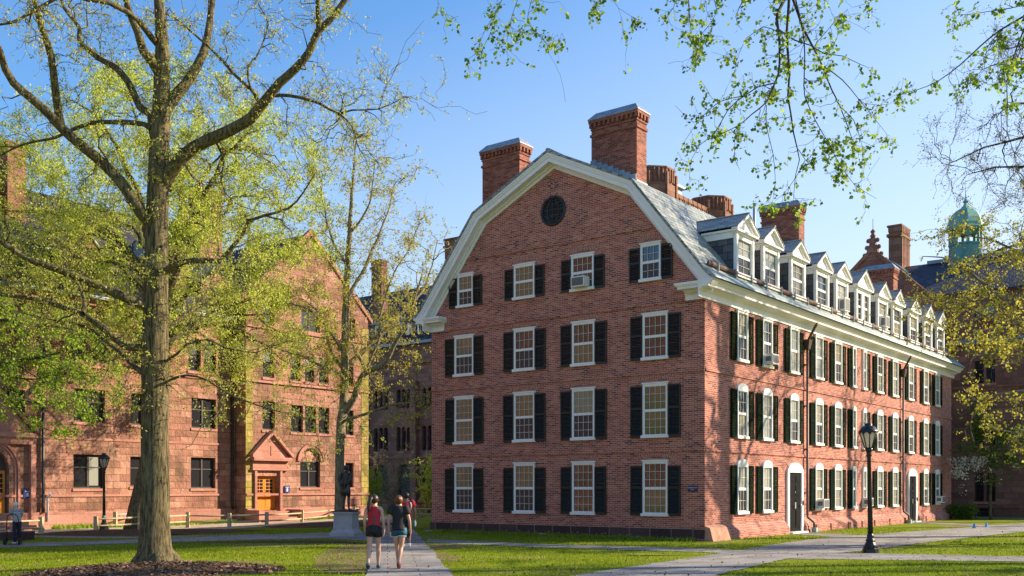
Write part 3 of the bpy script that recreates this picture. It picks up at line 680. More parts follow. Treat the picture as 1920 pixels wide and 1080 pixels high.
# dormers
def dormer(y, w, wide, up, low):
    XF = .12; hw = w / 2; z0, zs, ze, za = 9.58, 11.02, 11.12, 11.77 + (.12 if wide else 0)
    slope = lambda z: -.1 - (z - 9.72) * .801
    b = MB()
    for s in (-1, 1):
        b.box(XF - .09, y + s * hw, z0 - .25, XF, y + s * (hw - .2), zs); b.box(XF - .03, y + s * (hw - .03), z0 + .02, XF + .025, y + s * (hw - .16), zs)
    b.box(XF - .1, y - hw - .03, z0 - .12, XF + .09, y + hw + .03, z0 + .03); b.box(XF - .09, y - hw + .2, zs - .16, XF - .005, y + hw - .2, zs)
    # cornice: horizontal moulding and side eaves running back into the roof
    b.box(XF - .1, y - hw - .05, zs, XF + .06, y + hw + .05, zs + .06); b.box(XF - .1, y - hw - .13, zs + .06, XF + .14, y + hw + .13, zs + .13)
    for s in (-1, 1):
        b.box(slope(zs) - .05, y + s * (hw - .02), zs - .17, XF - .1, y + s * (hw + .04), zs + .06); b.box(slope(zs) - .05, y + s * (hw - .02), zs + .06, XF - .1, y + s * (hw + .13), zs + .13)
    # pediment
    yl, yr = y - hw - .13, y + hw + .13; zb = zs + .131
    b.prism([(y - hw - .02, zb), (y + hw + .02, zb), (y, za - .06)], 'x', XF - .08, XF + .005)
    for s in (-1, 1):
        e = y + s * (hw + .15); P = [(e, zb - .005), (e, zb + .07), (y, za + .06), (y, za - .05)]; b.prism(P, 'x', XF - .1, XF + .15)
        P = [(e - s * .14, zb), (e - s * .02, zb), (y, za - .05), (y, za - .13)]; b.prism(P, 'x', XF, XF + .07)
    if wide: b.box(XF - .07, y - .17, z0, XF - .0, y + .17, zs)
    o = b.ob('dormer', WHITE, hall)
    b = MB()
    for s in (-1, 1):
        e = y + s * (hw + .17); zz = zb + .055
        A = [(XF + .17, e, zz), (XF + .17, y, za + .055), (slope(za) - .1, y, za + .055), (slope(zz) - .1, e, zz)]
        b.hexa(A + [(p[0], p[1], p[2] + .04) for p in A])
    b.ob('dormer_roof', SLATE_SKYLIT, o)
    MB().box(slope(za) - .1, y - .05, za + .09, XF + .18, y + .05, za + .12).ob('dormer_ridge', COPPER, o)
    for s in (-1, 1):
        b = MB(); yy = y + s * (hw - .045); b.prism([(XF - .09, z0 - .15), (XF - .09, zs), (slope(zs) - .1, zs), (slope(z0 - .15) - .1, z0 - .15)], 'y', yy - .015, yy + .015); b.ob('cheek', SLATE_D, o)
    ws = [(y, 2 * (hw - .2))] if not wide else [(y - hw * .5, hw - .25), (y + hw * .5, hw - .25)]
    for cy, ww in ws:
        h = zs - .16 - z0 + .14; W_ = ww + .11
        inst('sash', cached(('dsash', W_, h), lambda: m_sash(W_, h, 2, 2, y=-.0, bars='both')), o, (XF - .075, cy, z0 - .03), PI / 2)
        inst('muntins', cached(('dmunt', W_, h), lambda: m_sash(W_, h, 2, 2, y=-.0, bars='muntins')), o, (XF - .075, cy, z0 - .03), PI / 2)
        for lo, mm in ((0, up), (1, low)):
            inst('pane', cached(('dp', W_, h, lo, mm.name), lambda: m_pane(W_, h, lo, mm, y=.012)), o, (XF - .075, cy, z0 - .03), PI / 2)
DY = [2.98, 5.32, 8.02, 10.7, 13.07, 15.9, 18.75, 21.1, 23.9, 26.6, 29.1]
for k, y in enumerate(DY): dormer(y, 1.95 if k == 5 else 1.56, k == 5, [G_CURT, G_CURT, G_TAN, G_DARK, G_CURT, G_DARK, G_CURT, G_SCR, G_BLIND, G_BLIND, G_DARK][k], [G_SCR, G_SCR, G_TAN, G_SCR, G_SCR, G_SCR, G_SCR, G_BLIND, G_SCR, G_SCR, G_DARK][k])

# things on the brick hall: name plaque and window air conditioners
def wpt(x, y, z): return tuple(W(x, y, z))
def letters(txt, size, mat, parent, loc, rot, name='lettering', ext=.003):
    cu = bpy.data.curves.new(name, 'FONT'); cu.body = txt; cu.size = size; cu.align_x = 'CENTER'; cu.align_y = 'CENTER'; cu.extrude = ext
    t = bpy.data.objects.new('t', cu); C.objects.link(t); bpy.context.view_layer.update()
    me = bpy.data.meshes.new_from_object(t.evaluated_get(bpy.context.evaluated_depsgraph_get())); bpy.data.objects.remove(t); me.name = name
    me.materials.clear(); me.materials.append(mat)
    o = bpy.data.objects.new(name, me); C.objects.link(o); o.parent = parent; o.location = loc; o.rotation_euler = rot; return o
sg = thing('name_plaque', 'dark purple name plaque with white lettering on brick gable wall', 'sign', wpt(-.45, -.02, 1.81), -TH)
MB().box(-.19, -.02, -.105, .19, .012, .105).ob('plate', PURPSIGN, sg)
letters('CONNECTICUT', .052, SIGNW, sg, (0, -.024, .03), (PI / 2, 0, 0)); letters('HALL', .052, SIGNW, sg, (0, -.024, -.035), (PI / 2, 0, 0))
def aircon(label, x, y, z, rz, w=.58, h=.38, d=.36):
    t = thing('air_conditioner', label, 'air conditioner', wpt(x, y, z), rz - TH, 'air conditioners in the windows of the brick hall')
    MB().box(-w / 2, -d, 0, w / 2, .02, h).ob('case', ACW, t)
    b = MB(); b.box(-w / 2 + .04, -d - .006, .04, w / 2 - .04, -d + .002, h - .04)
    for k in range(7): b.box(-w / 2 + .04, -d - .016, .06 + k * (h - .12) / 7, w / 2 - .04, -d - .006, .075 + k * (h - .12) / 7)
    b.ob('grille', ACG, t); MB().box(-w / 2 - .004, -d * .8, .1, -w / 2 + .001, -d * .2, h - .1).ob('side_vent', ACG, t)
aircon('white air conditioner in the attic gable window left of the rightmost', -5.0, -.03, 9.30, 0)
aircon('white air conditioner in the top-floor side window, second from the corner', .03, 5.14, 6.56, PI / 2)
aircon('white air conditioner in ground-floor window right of the nearer black door', .03, 10.5, .98, PI / 2)
aircon('white air conditioner in a narrow ground-floor window behind the lamp post', .03, 16.33, .98, PI / 2, .42)
aircon('white air conditioner in ground-floor window at the far end of side wall', .03, 28.74, .98, PI / 2)
aircon('tall white air conditioner in the fifth dormer from the corner', .08, 13.07, 9.66, PI / 2, .55, .6, .3)
aircon('white air conditioner in the dormer just beyond the double dormer', .08, 18.75, 9.66, PI / 2, .55, .55, .3)
# ------------------------------------------------------------------ stone halls
def wallface(b, face, c, a0, a1, z0, z1, ops, depth=.25, top=None):
    P = (lambda a, z, d=0: (c - d, a, z)) if face == 'x' else (lambda a, z, d=0: (a, c + d, z))
    As, Zs = {a0, a1}, {z0, z1}; holes = []
    for o in ops:
        ya, yb, za, zb = o[:4]; r = (yb - ya) / 2 if len(o) > 4 and o[4] else 0
        As |= {ya, yb}; Zs |= {za, zb + r}; holes.append((ya, yb, za, zb + r))
    As, Zs = sorted(As), sorted(Zs)
    for i in range(len(As) - 1):
        run = None
        for j in range(len(Zs) - 1):
            ca, cz = (As[i] + As[i + 1]) / 2, (Zs[j] + Zs[j + 1]) / 2
            hole = any(h[0] < ca < h[1] and h[2] < cz < h[3] for h in holes)
            if not hole:
                if run is None: run = Zs[j]
            elif run is not None: b.face([P(As[i], run), P(As[i + 1], run), P(As[i + 1], Zs[j]), P(As[i], Zs[j])]); run = None
        if run is not None: b.face([P(As[i], run), P(As[i + 1], run), P(As[i + 1], Zs[-1]), P(As[i], Zs[-1])])
    for o in ops:
        ya, yb, za, zb = o[:4]; ar = len(o) > 4 and o[4]; r = (yb - ya) / 2; m = (ya + yb) / 2
        E = [(ya, za), (yb, za), (yb, zb)]
        if ar: E += [(m + r * math.cos(PI * k / 12), zb + r * math.sin(PI * k / 12)) for k in range(1, 12)]
        E += [(ya, zb)]
        for k in range(len(E)):
            p, q = E[k], E[(k + 1) % len(E)]; b.face([P(*p), P(*q), P(*q, depth), P(*p, depth)])
        if ar:
            for k in range(12):
                t0, t1 = PI * k / 12, PI * (k + 1) / 12; p, q = (m + r * math.cos(t0), zb + r * math.sin(t0)), (m + r * math.cos(t1), zb + r * math.sin(t1))
                b.face([P(*p), P(p[0], zb + r), P(q[0], zb + r), P(*q)])
def m_stonewin(w, h, nm, arch, mat=DARKWOOD, tr=.38):
    b = MB(); x = w / 2; t = .06
    b.box(-x, -.04, 0, -x + t, .03, h); b.box(x - t, -.04, 0, x, .03, h); b.box(-x + t, -.04, 0, x - t, .03, t + .02); b.box(-x + t, -.04, h - t, x - t, .03, h)
    for k in range(1, nm): xx = -x + w * k / nm; b.box(xx - .05, -.05, t + .02, xx + .05, .025, h - t)
    zt = h * (1 - tr); b.box(-x + t, -.03, zt - .03, x - t, .02, zt + .03)
    if arch:
        for k in range(12):
            t0, t1 = PI * k / 12, PI * (k + 1) / 12
            b.prism([(x * math.cos(a) * q, h + x * math.sin(a) * q) for a, q in ((t0, 1), (t1, 1), (t1, .9), (t0, .9))], 'y', -.04, .03)
    return b.mesh('window', mat)
def stonewin(parent, face, c, ya, yb, za, zb, nm=1, arch=False, depth=.2, gm=G_DARK, fmat=DARKWOOD, carved=False, sill=True, tr=.38):
    w, h = round(yb - ya, 3), round(zb - za, 3); m = (ya + yb) / 2
    loc, rz = ((c - depth, m, za), PI / 2) if face == 'x' else ((m, c + depth, za), 0)
    o = inst('window', cached(('sw', w, h, nm, arch, fmat.name, tr), lambda: m_stonewin(w, h, nm, arch, fmat, tr)), parent, loc, rz)
    def pane():
        b = MB(); b.box(-w / 2 + .01, .005, .01, w / 2 - .01, .02, h - .01)
        if arch and not carved: b.prism([(w / 2 * math.cos(PI * k / 12) * .97, h + .0 + w / 2 * math.sin(PI * k / 12) * .97) for k in range(13)], 'y', .005, .02)
        return b.mesh('pane', gm)
    inst('pane', cached(('sp', w, h, arch, carved, gm.name), pane), o)
    if carved:
        def tym():
            b = MB(); R = w / 2; b.prism([(R * math.cos(PI * k / 16), h + R * math.sin(PI * k / 16)) for k in range(17)], 'y', -.05, .03)
            b.rings([[(cx + r * math.cos(2 * PI * k / 18), yy, cz + r * math.sin(2 * PI * k / 18)) for k in range(18)] for r, yy, cx, cz in ((.30, -.05, 0, h + .34), (.26, -.10, 0, h + .34), (.16, -.06, 0, h + .34), (.1, -.11, 0, h + .34), (.02, -.12, 0, h + .34))], False)
            for s in (-1, 1):
                for cx, cz, q in ((.46, .22, .17), (.3, .58, .1), (.62, .1, .1)): 
                    b.tube([(s * R * (cx * 1 + q * (1 - t / 9) * math.cos(t)), -.07, h + R * (cz + q * (1 - t / 9) * math.sin(t))) for t in np.linspace(0, 8, 16)], .022, 5)
            return b.mesh('carved_tympanum', CARVED)
        inst('carved_tympanum', cached(('tym', w, h), tym), o)
    if sill: inst('sill', cached(('ssill', w), lambda: MB().box(-w / 2 - .06, -.26, -.14, w / 2 + .06, -.0, -.005).mesh('sill', STONE_S)), o)
    return o

pink = thing('sandstone_hall', 'sunlit pink sandstone hall with orange doors and steep gabled wing', 'building', (OX, OY, 0), -TH)
XM, XW, Y0W, Y1W = -33.0, -31.95, 5.46, 15.25
b = MB()
mops = [(-4.42, -2.7, 1.80, 3.55), (-1.25, -.37, 1.9, 3.5), (2.5, 4.14, 1.80, 3.55), (-4.42, -2.7, 5.2, 6.9), (-1.2, -.43, 5.2, 6.88), (2.54, 4.18, 5.2, 6.9),
        (-4.62, -3.72, 8.3, 9.9, 1), (-3.4, -2.5, 8.3, 9.9, 1), (-1.15, -.38, 8.45, 9.95, 1), (2.33, 3.15, 8.4, 9.9, 1), (3.35, 4.2, 8.4, 9.9, 1), (-8.0, -7.1, 9.6, 9.95, 1), (-8.2, -6.9, 5.3, 6.6),
        (-9.65, -7.68, .35, 2.75, 1), (-4.05, -3.05, -.05, .56), (2.9, 3.9, -.05, .55)]
more = [(yy, yy + 1.6, z, z + 1.7) for yy in (-14.5, -19, -23.5, -28, -32.5) for z in (1.8, 5.2, 8.3)]
wallface(b, 'x', XM, -52, Y0W + .3, -.6, 11.25, mops + more, .28)
b.face([(XM, -52, -.6), (XM - 13, -52, -.6), (XM - 13, -52, 11.25), (XM, -52, 11.25)])
wo = [(6.65, 7.58, 5.25, 6.95), (8.8, 9.74, 5.2, 6.84), (9.9, 10.8, 5.2, 6.84), (11.0, 11.86, 5.2, 6.84), (13.26, 13.96, 5.2, 6.80), (6.69, 7.52, 8.34, 9.93), (8.75, 9.55, 8.33, 9.93), (9.9, 10.65, 8.33, 9.93), (11.02, 11.81, 8.33, 9.93), (13.26, 13.96, 8.33, 9.93),
      (6.73, 7.55, 11.44, 12.7), (9.61, 11.11, 11.45, 12.75), (13.4, 14.1, 11.44, 12.7), (6.20, 7.78, .5, 2.52), (9.52, 11.12, 1.85, 3.46, 1), (13.26, 13.96, 1.85, 3.43), (10.03, 10.85, -.05, .60)]
wallface(b, 'x', XW, Y0W, Y1W, -.6, 12.9, wo, .28)
b.face([(XW, Y0W, 12.9), (XW, Y1W, 12.9), (XW, (Y0W + Y1W) / 2, 17.4)])
b.face([(XW, Y0W, -.6), (XW - 14, Y0W, -.6), (XW - 14, Y0W, 12.9), (XW, Y0W, 12.9)]); b.face([(XW, Y1W, -.6), (XW - 14, Y1W, -.6), (XW - 14, Y1W, 12.9), (XW, Y1W, 12.9)])
b.face([(XW - 14, Y0W, 12.9), (XW - 14, Y1W, 12.9), (XW - 14, (Y0W + Y1W) / 2, 17.4)]); b.face([(XW - 14, -52, -.6), (XW - 14, Y1W, -.6), (XW - 14, Y1W, 11), (XW - 14, -52, 11)])
b.box(XM - 10, -85, -.6, XM - .02, -14, 23)
b.ob('wall', STONE, pink)
b = MB()
for y0, y1, X in ((-52, Y0W - .001, XM), (Y0W - .0, Y1W + .06, XW)):
    ex = 0 if X == XM else .03
    b.box(X, y0, 8.0, X + .07 + ex, y1, 8.14); b.box(X, y0, 1.38, X + .06 + ex, y1, 1.5); b.box(X, y0, -.6, X + .12 + ex, 6.1 if X == XW else y1, .62); b.box(X, y0, 4.28, X + .04 + ex, y1, 4.4) if X == XM else None
    if X == XW: b.box(X, 7.9, -.6, X + .15, y1, .62)
b.box(XW, Y0W, 11.2, XW + .09, Y1W + .05, 11.32)
b.ob('string_course', STONE_S, pink)
b = MB()
b.box(XW - .005, Y1W - .62, .63, XW + .024, Y1W + .02, 12.2); b.ob('mossy_quoin', MOSSY, pink); b = MB(); b.box(XW - .005, Y0W - .02, .63, XW + .024, Y0W + .5, 9.5); b.ob('mossy_quoin', MOSSY, pink)
# eaves, gutter, roofs
b = MB(); b.box(XM - .1, -52, 11.2, XM + .15, Y0W - .01, 11.42); b.box(XM - .1, -52, 11.42, XM + .34, Y0W - .01, 11.52); b.ob('cornice', STONE_S, pink)
b = MB(); b.box(XM + .14, -52, 11.525, XM + .48, Y0W - .01, 11.66); b.tube([(XM + .46, -52, 11.62), (XM + .46, Y0W - .01, 11.62)], .055, 8); b.ob('gutter', COPPER, pink)
b = MB()
for A in ([(XM + .3, -52, 11.66), (XM + .3, 8, 11.66), (XM - 6.5, 8, 18.2), (XM - 6.5, -52, 18.2)], [(XM - 13.5, -52, 11.5), (XM - 13.5, 8, 11.5), (XM - 6.5, 8, 18.2), (XM - 6.5, -52, 18.2)]):
    b.hexa(A + [(p[0], p[1], p[2] + .12) for p in A])
ym = (Y0W + Y1W) / 2
for ye in (Y0W - .3, Y1W + .3):
    A = [(XW - .18, ye, 12.62), (XW - .18, ym, 17.42), (XW - 14, ym, 17.42), (XW - 14, ye, 12.62)]; b.hexa(A + [(p[0], p[1], p[2] + .12) for p in A])
b.ob('roof', SLATE_P, pink)
b = MB()
for ye in (Y0W - .34, Y1W + .34):
    b.prism([(ye, 12.58), (ye, 12.86), (ym, 17.78), (ym, 17.36)], 'x', XW - .22, XW + .09)
b.ob('gable_coping', STONE_S, pink)
# windows
for o in mops[:3] + mops[3:6]: stonewin(pink, 'x', XM, *o[:4], nm=2 if o[1] - o[0] > 1.2 else 1)
for o in mops[6:12]: stonewin(pink, 'x', XM, *o[:4], arch=True, tr=.45)
stonewin(pink, 'x', XM, *mops[12], nm=2)
for o in mops[14:16]: stonewin(pink, 'x', XM, *o[:4], sill=False)
for o in more: stonewin(pink, 'x', XM, *o[:4], nm=2)
for o in wo[:13]: stonewin(pink, 'x', XW, *o[:4], nm=2 if o[1] - o[0] > 1.2 else 1)
stonewin(pink, 'x', XW, *wo[14][:4], nm=2, arch=True, carved=True); stonewin(pink, 'x', XW, *wo[15][:4]); stonewin(pink, 'x', XW, *wo[16][:4], sill=False)
b = MB(); b.box(-.42, -.205, .0, .42, -.19, 1.7)  # white curtain behind the ground floor glass
q = MB().box(XM - .19, -3.48, 1.95, XM - .178, -2.98, 3.42).ob('white_curtain', G_CURT, pink)
# arch mouldings
def archring(b, c, m, z, r0, r1, p0, p1):
    n = 18
    for k in range(n):
        a, t = PI * k / n, PI * (k + 1) / n
        b.prism([(m + r * math.cos(q), z + r * math.sin(q)) for q, r in ((a, r0), (a, r1), (t, r1), (t, r0))], 'x', c + p0, c + p1)
b = MB()
for o in mops[6:12]: archring(b, XM, (o[0] + o[1]) / 2, o[3], (o[1] - o[0]) / 2 + .01, (o[1] - o[0]) / 2 + .16, -.02, .05)
archring(b, XW, 10.32, 3.46, .81, .98, -.02, .07); archring(b, XW, 10.32, 3.46, .98, 1.06, -.02, .11)
for r0, p in ((1.0, -.1), (1.12, -.03), (1.24, .05), (1.36, .12)): archring(b, XM, -8.66, 2.75, r0, r0 + .1, -.2, p)
for s in (-1, 1):
    for q, p in ((1.0, -.1), (1.12, -.03), (1.24, .05), (1.36, .12)): b.box(XM - .2, -8.66 + s * q, .3, XM + p, -8.66 + s * (q + .1), 2.75)
b.ob('arch_moulding', STONE_S, pink)
# round arched entrance, hood and steps on the left
def orange_door(parent, c, ya, yb, za, zb, arch=False):
    o = MB(); w = (yb - ya) / 2; h = zb - za
    o.box(-w, -.02, 0, -w + .08, .06, h); o.box(w - .08, -.02, 0, w, .06, h); o.box(-w + .08, -.02, h - .08, w - .08, .06, h)
    if arch: o.prism([(w * math.cos(PI * k / 12), h + .001 + w * math.sin(PI * k / 12)) for k in range(13)], 'y', 0, .05)
    d = o.ob('door', DARKWOOD if arch else ORDOOR, parent, (c - .26, (ya + yb) / 2, za), PI / 2)
    for s in (-1, 1):
        q = MB(); x0, x1 = (.006, w - .08); x0, x1 = s * x0, s * x1; lo, hi = min(x0, x1), max(x0, x1)
        q.box(lo, -.01, .02, hi, .03, h - .085)
        for z0, z1 in ((.15, h * .36), (h * .4, h * .47)): q.box(lo + .09, -.025, z0, hi - .09, -.01, z1)
        leaf = q.ob('door_leaf', ORDOOR, d); q = MB()
        for i in range(2):
            for j in range(4):
                ww = (hi - lo - .22) / 2; xx = lo + .11 + i * (ww + .02); z = h * .52 + j * (h * .4 / 4); q.box(xx, -.016, z, xx + ww - .02, -.009, z + h * .4 / 4 - .045)
        q.ob('door_glass', G_DARK, leaf)
    MB().tube([(.03, -.03, h * .42), (.03, -.07, h * .44), (.03, -.07, h * .56), (.03, -.03, h * .58)], .015, 6).ob('handle', BLACK, d)
orange_door(pink, XM, -9.65, -7.68, .35, 2.75, True); orange_door(pink, XW, 6.20, 7.78, .5, 2.52)
b = MB(); b.box(XM, -10.6, 4.28, XM + .35, -6.5, 4.5); b.box(XM, -10.5, 3.95, XM + .2, -6.6, 4.28)
for s in (-1, 1): b.prism([(-8.66 + s * 2.25, 4.5), (-8.66 + s * 2.25, 4.72), (-8.66, 7.0), (-8.66, 6.7)], 'x', XM - .02, XM + .38)
b.prism([(-10.7, 4.5), (-6.6, 4.5), (-8.66, 6.7)], 'x', XM, XM + .2)
b.box(XM, -6.72, .3, XM + .24, -6.5, 3.95); b.ob('entrance_hood', STONE_S, pink)
b = MB(); b.box(XW, 5.75, 3.42, XW + .4, 8.55, 3.62); b.box(XW, 5.8, 2.86, XW + .22, 8.5, 3.0); b.box(XW, 5.85, 3.0, XW + .14, 8.45, 3.42); b.prism([(5.8, 3.62), (8.5, 3.62), (7.15, 5.0)], 'x', XW, XW + .2)
for s in (-1, 1): b.prism([(7.15 + s * 1.5, 3.62), (7.15 + s * 1.5, 3.78), (7.15, 5.22), (7.15, 4.98)], 'x', XW - .02, XW + .42)
for yy in (6.0, 7.86): b.box(XW, yy, .5, XW + .16, yy + .16, 2.86)
b.box(XW + .19, 7.1, 3.75, XW + .23, 7.2, 4.3); b.ob('door_hood', STONE_S, pink)
b = MB()
for k in range(4): b.box(XW + .001, 5.9 - .12 * k, -.4, XW + .55 + .36 * k, 8.3 + .12 * k, .46 - .17 * k)
b.box(XW + .16, 8.35, -.4, XW + 1.4, 8.85, .55); b.box(XW + .16, 5.3, -.4, XW + 1.4, 5.72, .55)
b.ob('steps', STONE_S, pink); b = MB()
for k in range(4): b.box(XM + .13, -9.9 - .2 * k, -.4, XM + .6 + .36 * k, -7.4 + .2 * k, .34 - .15 * k)
b.ob('steps', STONE_S, pink)
for y, X in ((-6.07, XM), (5.2, XM)):
    b = MB(); b.tube([(X + .14, y, 11.5), (X + .14, y, .9), (X + .2, y, .6)], .075, 8)
    if y < 0: b.box(X, y - .14, 10.6, X + .26, y + .14, 11.1)
    b.ob('downspout', BLACK, pink)
MB().tube([(XM + .16, -5.85, .2), (XM + .16, -5.85, 1.3), (XM + .22, -5.75, 1.55), (XM + .3, -5.7, 1.4)], .05, 8).ob('standpipe', PIPEW, pink)
# chimneys and roof gables
for y0, y1, x, zt in ((-5.85, -4.85, -37.5, 19.9), (5.9, 7.5, -37.5, 20.3), (-15, -13, -37.5, 20.5)): chimney(pink, x - .6, x + .6, y0, y1, 13, zt, TOWERST, LEAD, False)
for yc, hw, zt, xx in ((1.8, 1.15, 16.1, -34.1), (4.65, .9, 14.7, -33.6), (-3.4, 1.3, 15.6, -34.0)):
    b = MB(); b.box(xx - 4, yc - hw, 11.6, xx, yc + hw, zt - hw * 1.25); b.prism([(yc - hw, zt - hw * 1.25), (yc + hw, zt - hw * 1.25), (yc, zt)], 'x', xx - 4, xx)
    g = b.ob('roof_gable', STONE, pink)
    b = MB()
    for s in (-1, 1): b.prism([(yc + s * (hw + .12), zt - hw * 1.25 - .1), (yc + s * (hw + .12), zt - hw * 1.25 + .06), (yc, zt + .16), (yc, zt)], 'x', xx - 4, xx + .08)
    b.ob('gable_roof', LEAD, g); MB().box(xx, yc - .4, zt - hw * 1.25 - 1.2, xx + .03, yc + .4, zt - hw * 1.25 - .1).ob('gable_window', G_DARK, g)
for lab, X, y, z in (('blue square sign with white figure right of the round arched door', XM, -6.83, 1.55), ('blue square sign with white figure right of the pedimented door', XW, 8.45, 1.75)):
    s = thing('door_sign', lab, 'sign', wpt(X + (.05 if X == XM else .04), y, z), PI / 2 - TH, 'blue entrance signs'); MB().box(-.19, -.03, -.21, .19, 0, .21).ob('plate', BLUESIGN, s)
    MB().box(-.05, -.035, -.14, .06, -.03, .04).box(-.12, -.035, .1, .12, -.03, .13).ob('white_mark', SIGNW, s)

# brownstone hall beyond the brick hall's far end (right)
brown = thing('brownstone_hall', 'shaded brownstone hall with slate roof behind the far end of brick hall', 'building', (OX, OY, 0), -TH)
YB = 37.5; b = MB()
bops = []
for xc in (-11.5, -7.2, -3.2, .6, 4.1, 7.6):
    bops += [(xc - .62, xc - .06, .95, 2.75), (xc + .06, xc + .62, .95, 2.75), (xc - .62, xc - .06, 4.5, 6.3), (xc + .06, xc + .62, 4.5, 6.3), (xc - .62, xc - .06, 8.45, 9.9), (xc + .06, xc + .62, 8.45, 9.9), (xc - .6, xc + .6, 11.9, 13.4)]
    if xc > -9: bops += [(xc - .5, xc + .5, -.1, .55)]
wallface(b, 'y', YB, -24, 9.3, -.3, 14.3, bops, .25)
b.face([(9.3, YB, -.3), (9.3, YB + 14, -.3), (9.3, YB + 14, 14.3), (9.3, YB, 14.3)]); b.face([(-24, YB, -.3), (-24, YB + 14, -.3), (-24, YB + 14, 14.3), (-24, YB, 14.3)])
b.prism([(-10.9, 10), (-1.7, 10), (-1.9, 13.6), (-6.3, 17.7), (-10.7, 13.6)], 'y', YB - .5, YB + 9)
b.ob('wall', DARKST, brown)
b = MB(); b.box(-24, YB - .1, .58, 9.35, YB, .72); b.box(-24, YB - .08, 8.16, 9.35, YB, 8.3); b.box(-24, YB - .06, 4.2, 9.35, YB, 4.32)
for s in (-1, 1): b.prism([(-6.3 + s * 4.6, 13.35), (-6.3 + s * 4.6, 13.6), (-6.3, 17.98), (-6.3, 17.65)], 'y', YB - .6, YB - .3)
b.ob('string_course', TOWERST, brown)
b = MB(); b.box(-24, YB - .16, 10.95, 9.4, YB - .0, 11.05); b.hexa([(-24, YB - .32, 11.05), (9.4, YB - .32, 11.05), (9.4, YB, 11.05), (-24, YB, 11.05), (-24, YB - .1, 11.25), (9.4, YB - .1, 11.25), (9.4, YB, 11.25), (-24, YB, 11.25)]); b.ob('ledge_flashing', LEAD, brown)
b = MB(); A = [(-24, YB - .3, 14.2), (9.5, YB - .3, 14.2), (9.5, YB + 6.5, 17.7), (-24, YB + 6.5, 17.7)]; b.hexa(A + [(p[0], p[1], p[2] + .15) for p in A])
A = [(-24, YB + 13.3, 14.2), (9.5, YB + 13.3, 14.2), (9.5, YB + 6.5, 17.7), (-24, YB + 6.5, 17.7)]; b.hexa(A + [(p[0], p[1], p[2] + .15) for p in A])
for s in (-1, 1):
    A = [(-6.3 + s * 4.5, YB - .3, 13.5), (-6.3, YB - .3, 17.7), (-6.3, YB + 6.4, 17.7), (-6.3 + s * 4.5, YB + 6.4, 13.5)]; b.hexa(A + [(p[0], p[1], p[2] + .1) for p in A])
b.ob('roof', SLATE_P, brown)
b = MB(); b.box(-4.6, YB + 6.2, 17.75, 9.5, YB + 6.8, 18.0); b.box(-4.7, YB - .5, 15.4, -4.4, YB + 6.5, 15.6); b.ob('ridge_flashing', LEAD, brown)
b = MB(); b.box(-6.65, YB - .55, 17.3, -5.95, YB - .15, 18.1); b.box(-6.5, YB - .5, 18.1, -6.1, YB - .2, 18.6); b.lathe([(.12, 18.6), (.2, 18.75), (.1, 18.9), (.18, 19.05), (.05, 19.2)], 8, (-6.3, YB - .35, 0))
for s in (-1, 1):
    for dx, z in ((.55, 17.5), (.85, 17.05), (.4, 18.0), (.3, 18.45)): b.ball((-6.3 + s * dx, YB - .35, z), .16, .14, .16, 8, 5)
b.tube([(-6.3, YB - .35, 19.1), (-6.3, YB - .35, 19.9)], .02, 5); b.ob('gable_finial', DARKST, brown)
b = MB(); b.lathe([(.15, 14), (.22, 16.9), (.1, 17.1), (.2, 17.3), (.03, 17.5)], 8, (-10.4, YB - .2, 0)); b.ob('pinnacle', DARKST, brown)
def flue_stack(parent, x0, x1, y0, y1, z0, z1, mat):
    b = MB(); b.box(x0, y0, z0, x1, y1, z1 - .5); b.box(x0 - .12, y0 - .12, z1 - .85, x1 + .12, y1 + .12, z1 - .65); b.box(x0 - .03, y0 - .03, z1 - .5, x1 + .03, y1 + .03, z1); b.box(x0 - .1, y0 - .1, z1 - .15, x1 + .1, y1 + .1, z1 - .02)
    n = 6
    for k in range(n): 
        yy = y0 + (y1 - y0) * (k + .5) / n; b.box(x1, yy - .1, z0, x1 + .09, yy + .1, z1 - .9); b.box(x1 + .03, yy - .1, z1 - .6, x1 + .1, yy + .1, z1 - .16)
    return b.ob('chimney', mat, parent)
flue_stack(brown, -7.1, -6.25, YB + 5.6, YB + 7.6, 16, 20.8, TOWERST)
flue_stack(brown, 2.6, 3.6, YB + 9, YB + 10.6, 16, 21.4, TOWERST)
for o in bops:
    stonewin(brown, 'y', YB, *o[:4], depth=.2, sill=(o[2] > 0 and o[1] - o[0] > .3))
# copper cupola
cx, cy = -2.1, YB + 6.5; R = 1.12; VERD = paint('verdigris_dome', (.12, .32, .23), .5, .5, 1.4, (.26, .42, .34))
b = MB(); b.lathe([(1.75, 16.4), (1.45, 17.3), (1.12, 17.6), (1.08, 18.7), (1.14, 18.75), (1.14, 18.85), (1.0, 18.9)], 8, (cx, cy, 0), False, PI / 8)
cup = b.ob('cupola', COPPER_D, brown)
b = MB()
for k in range(8):
    a = 2 * PI * k / 8 + PI / 8; b.box(cx + math.cos(a) * 1.0 - .09, cy + math.sin(a) * 1.0 - .09, 18.85, cx + math.cos(a) * 1.0 + .09, cy + math.sin(a) * 1.0 + .09, 19.75)
    a2 = a + PI / 8; p, q = np.array([math.cos(a), math.sin(a)]), np.array([math.cos(a + PI / 4), math.sin(a + PI / 4)])
    for t in range(6):
        u0, u1 = t / 6, (t + 1) / 6; f = lambda u: (cx + (p[0] * (1 - u) + q[0] * u) * .99, cy + (p[1] * (1 - u) + q[1] * u) * .99); z = lambda u: 19.35 + .32 * math.sqrt(max(0, 1 - (2 * u - 1) ** 2))
        b.face([(*f(u0), z(u0)), (*f(u1), z(u1)), (*f(u1), 19.8), (*f(u0), 19.8)])
b.ob('arcade', COPPER_D, cup)
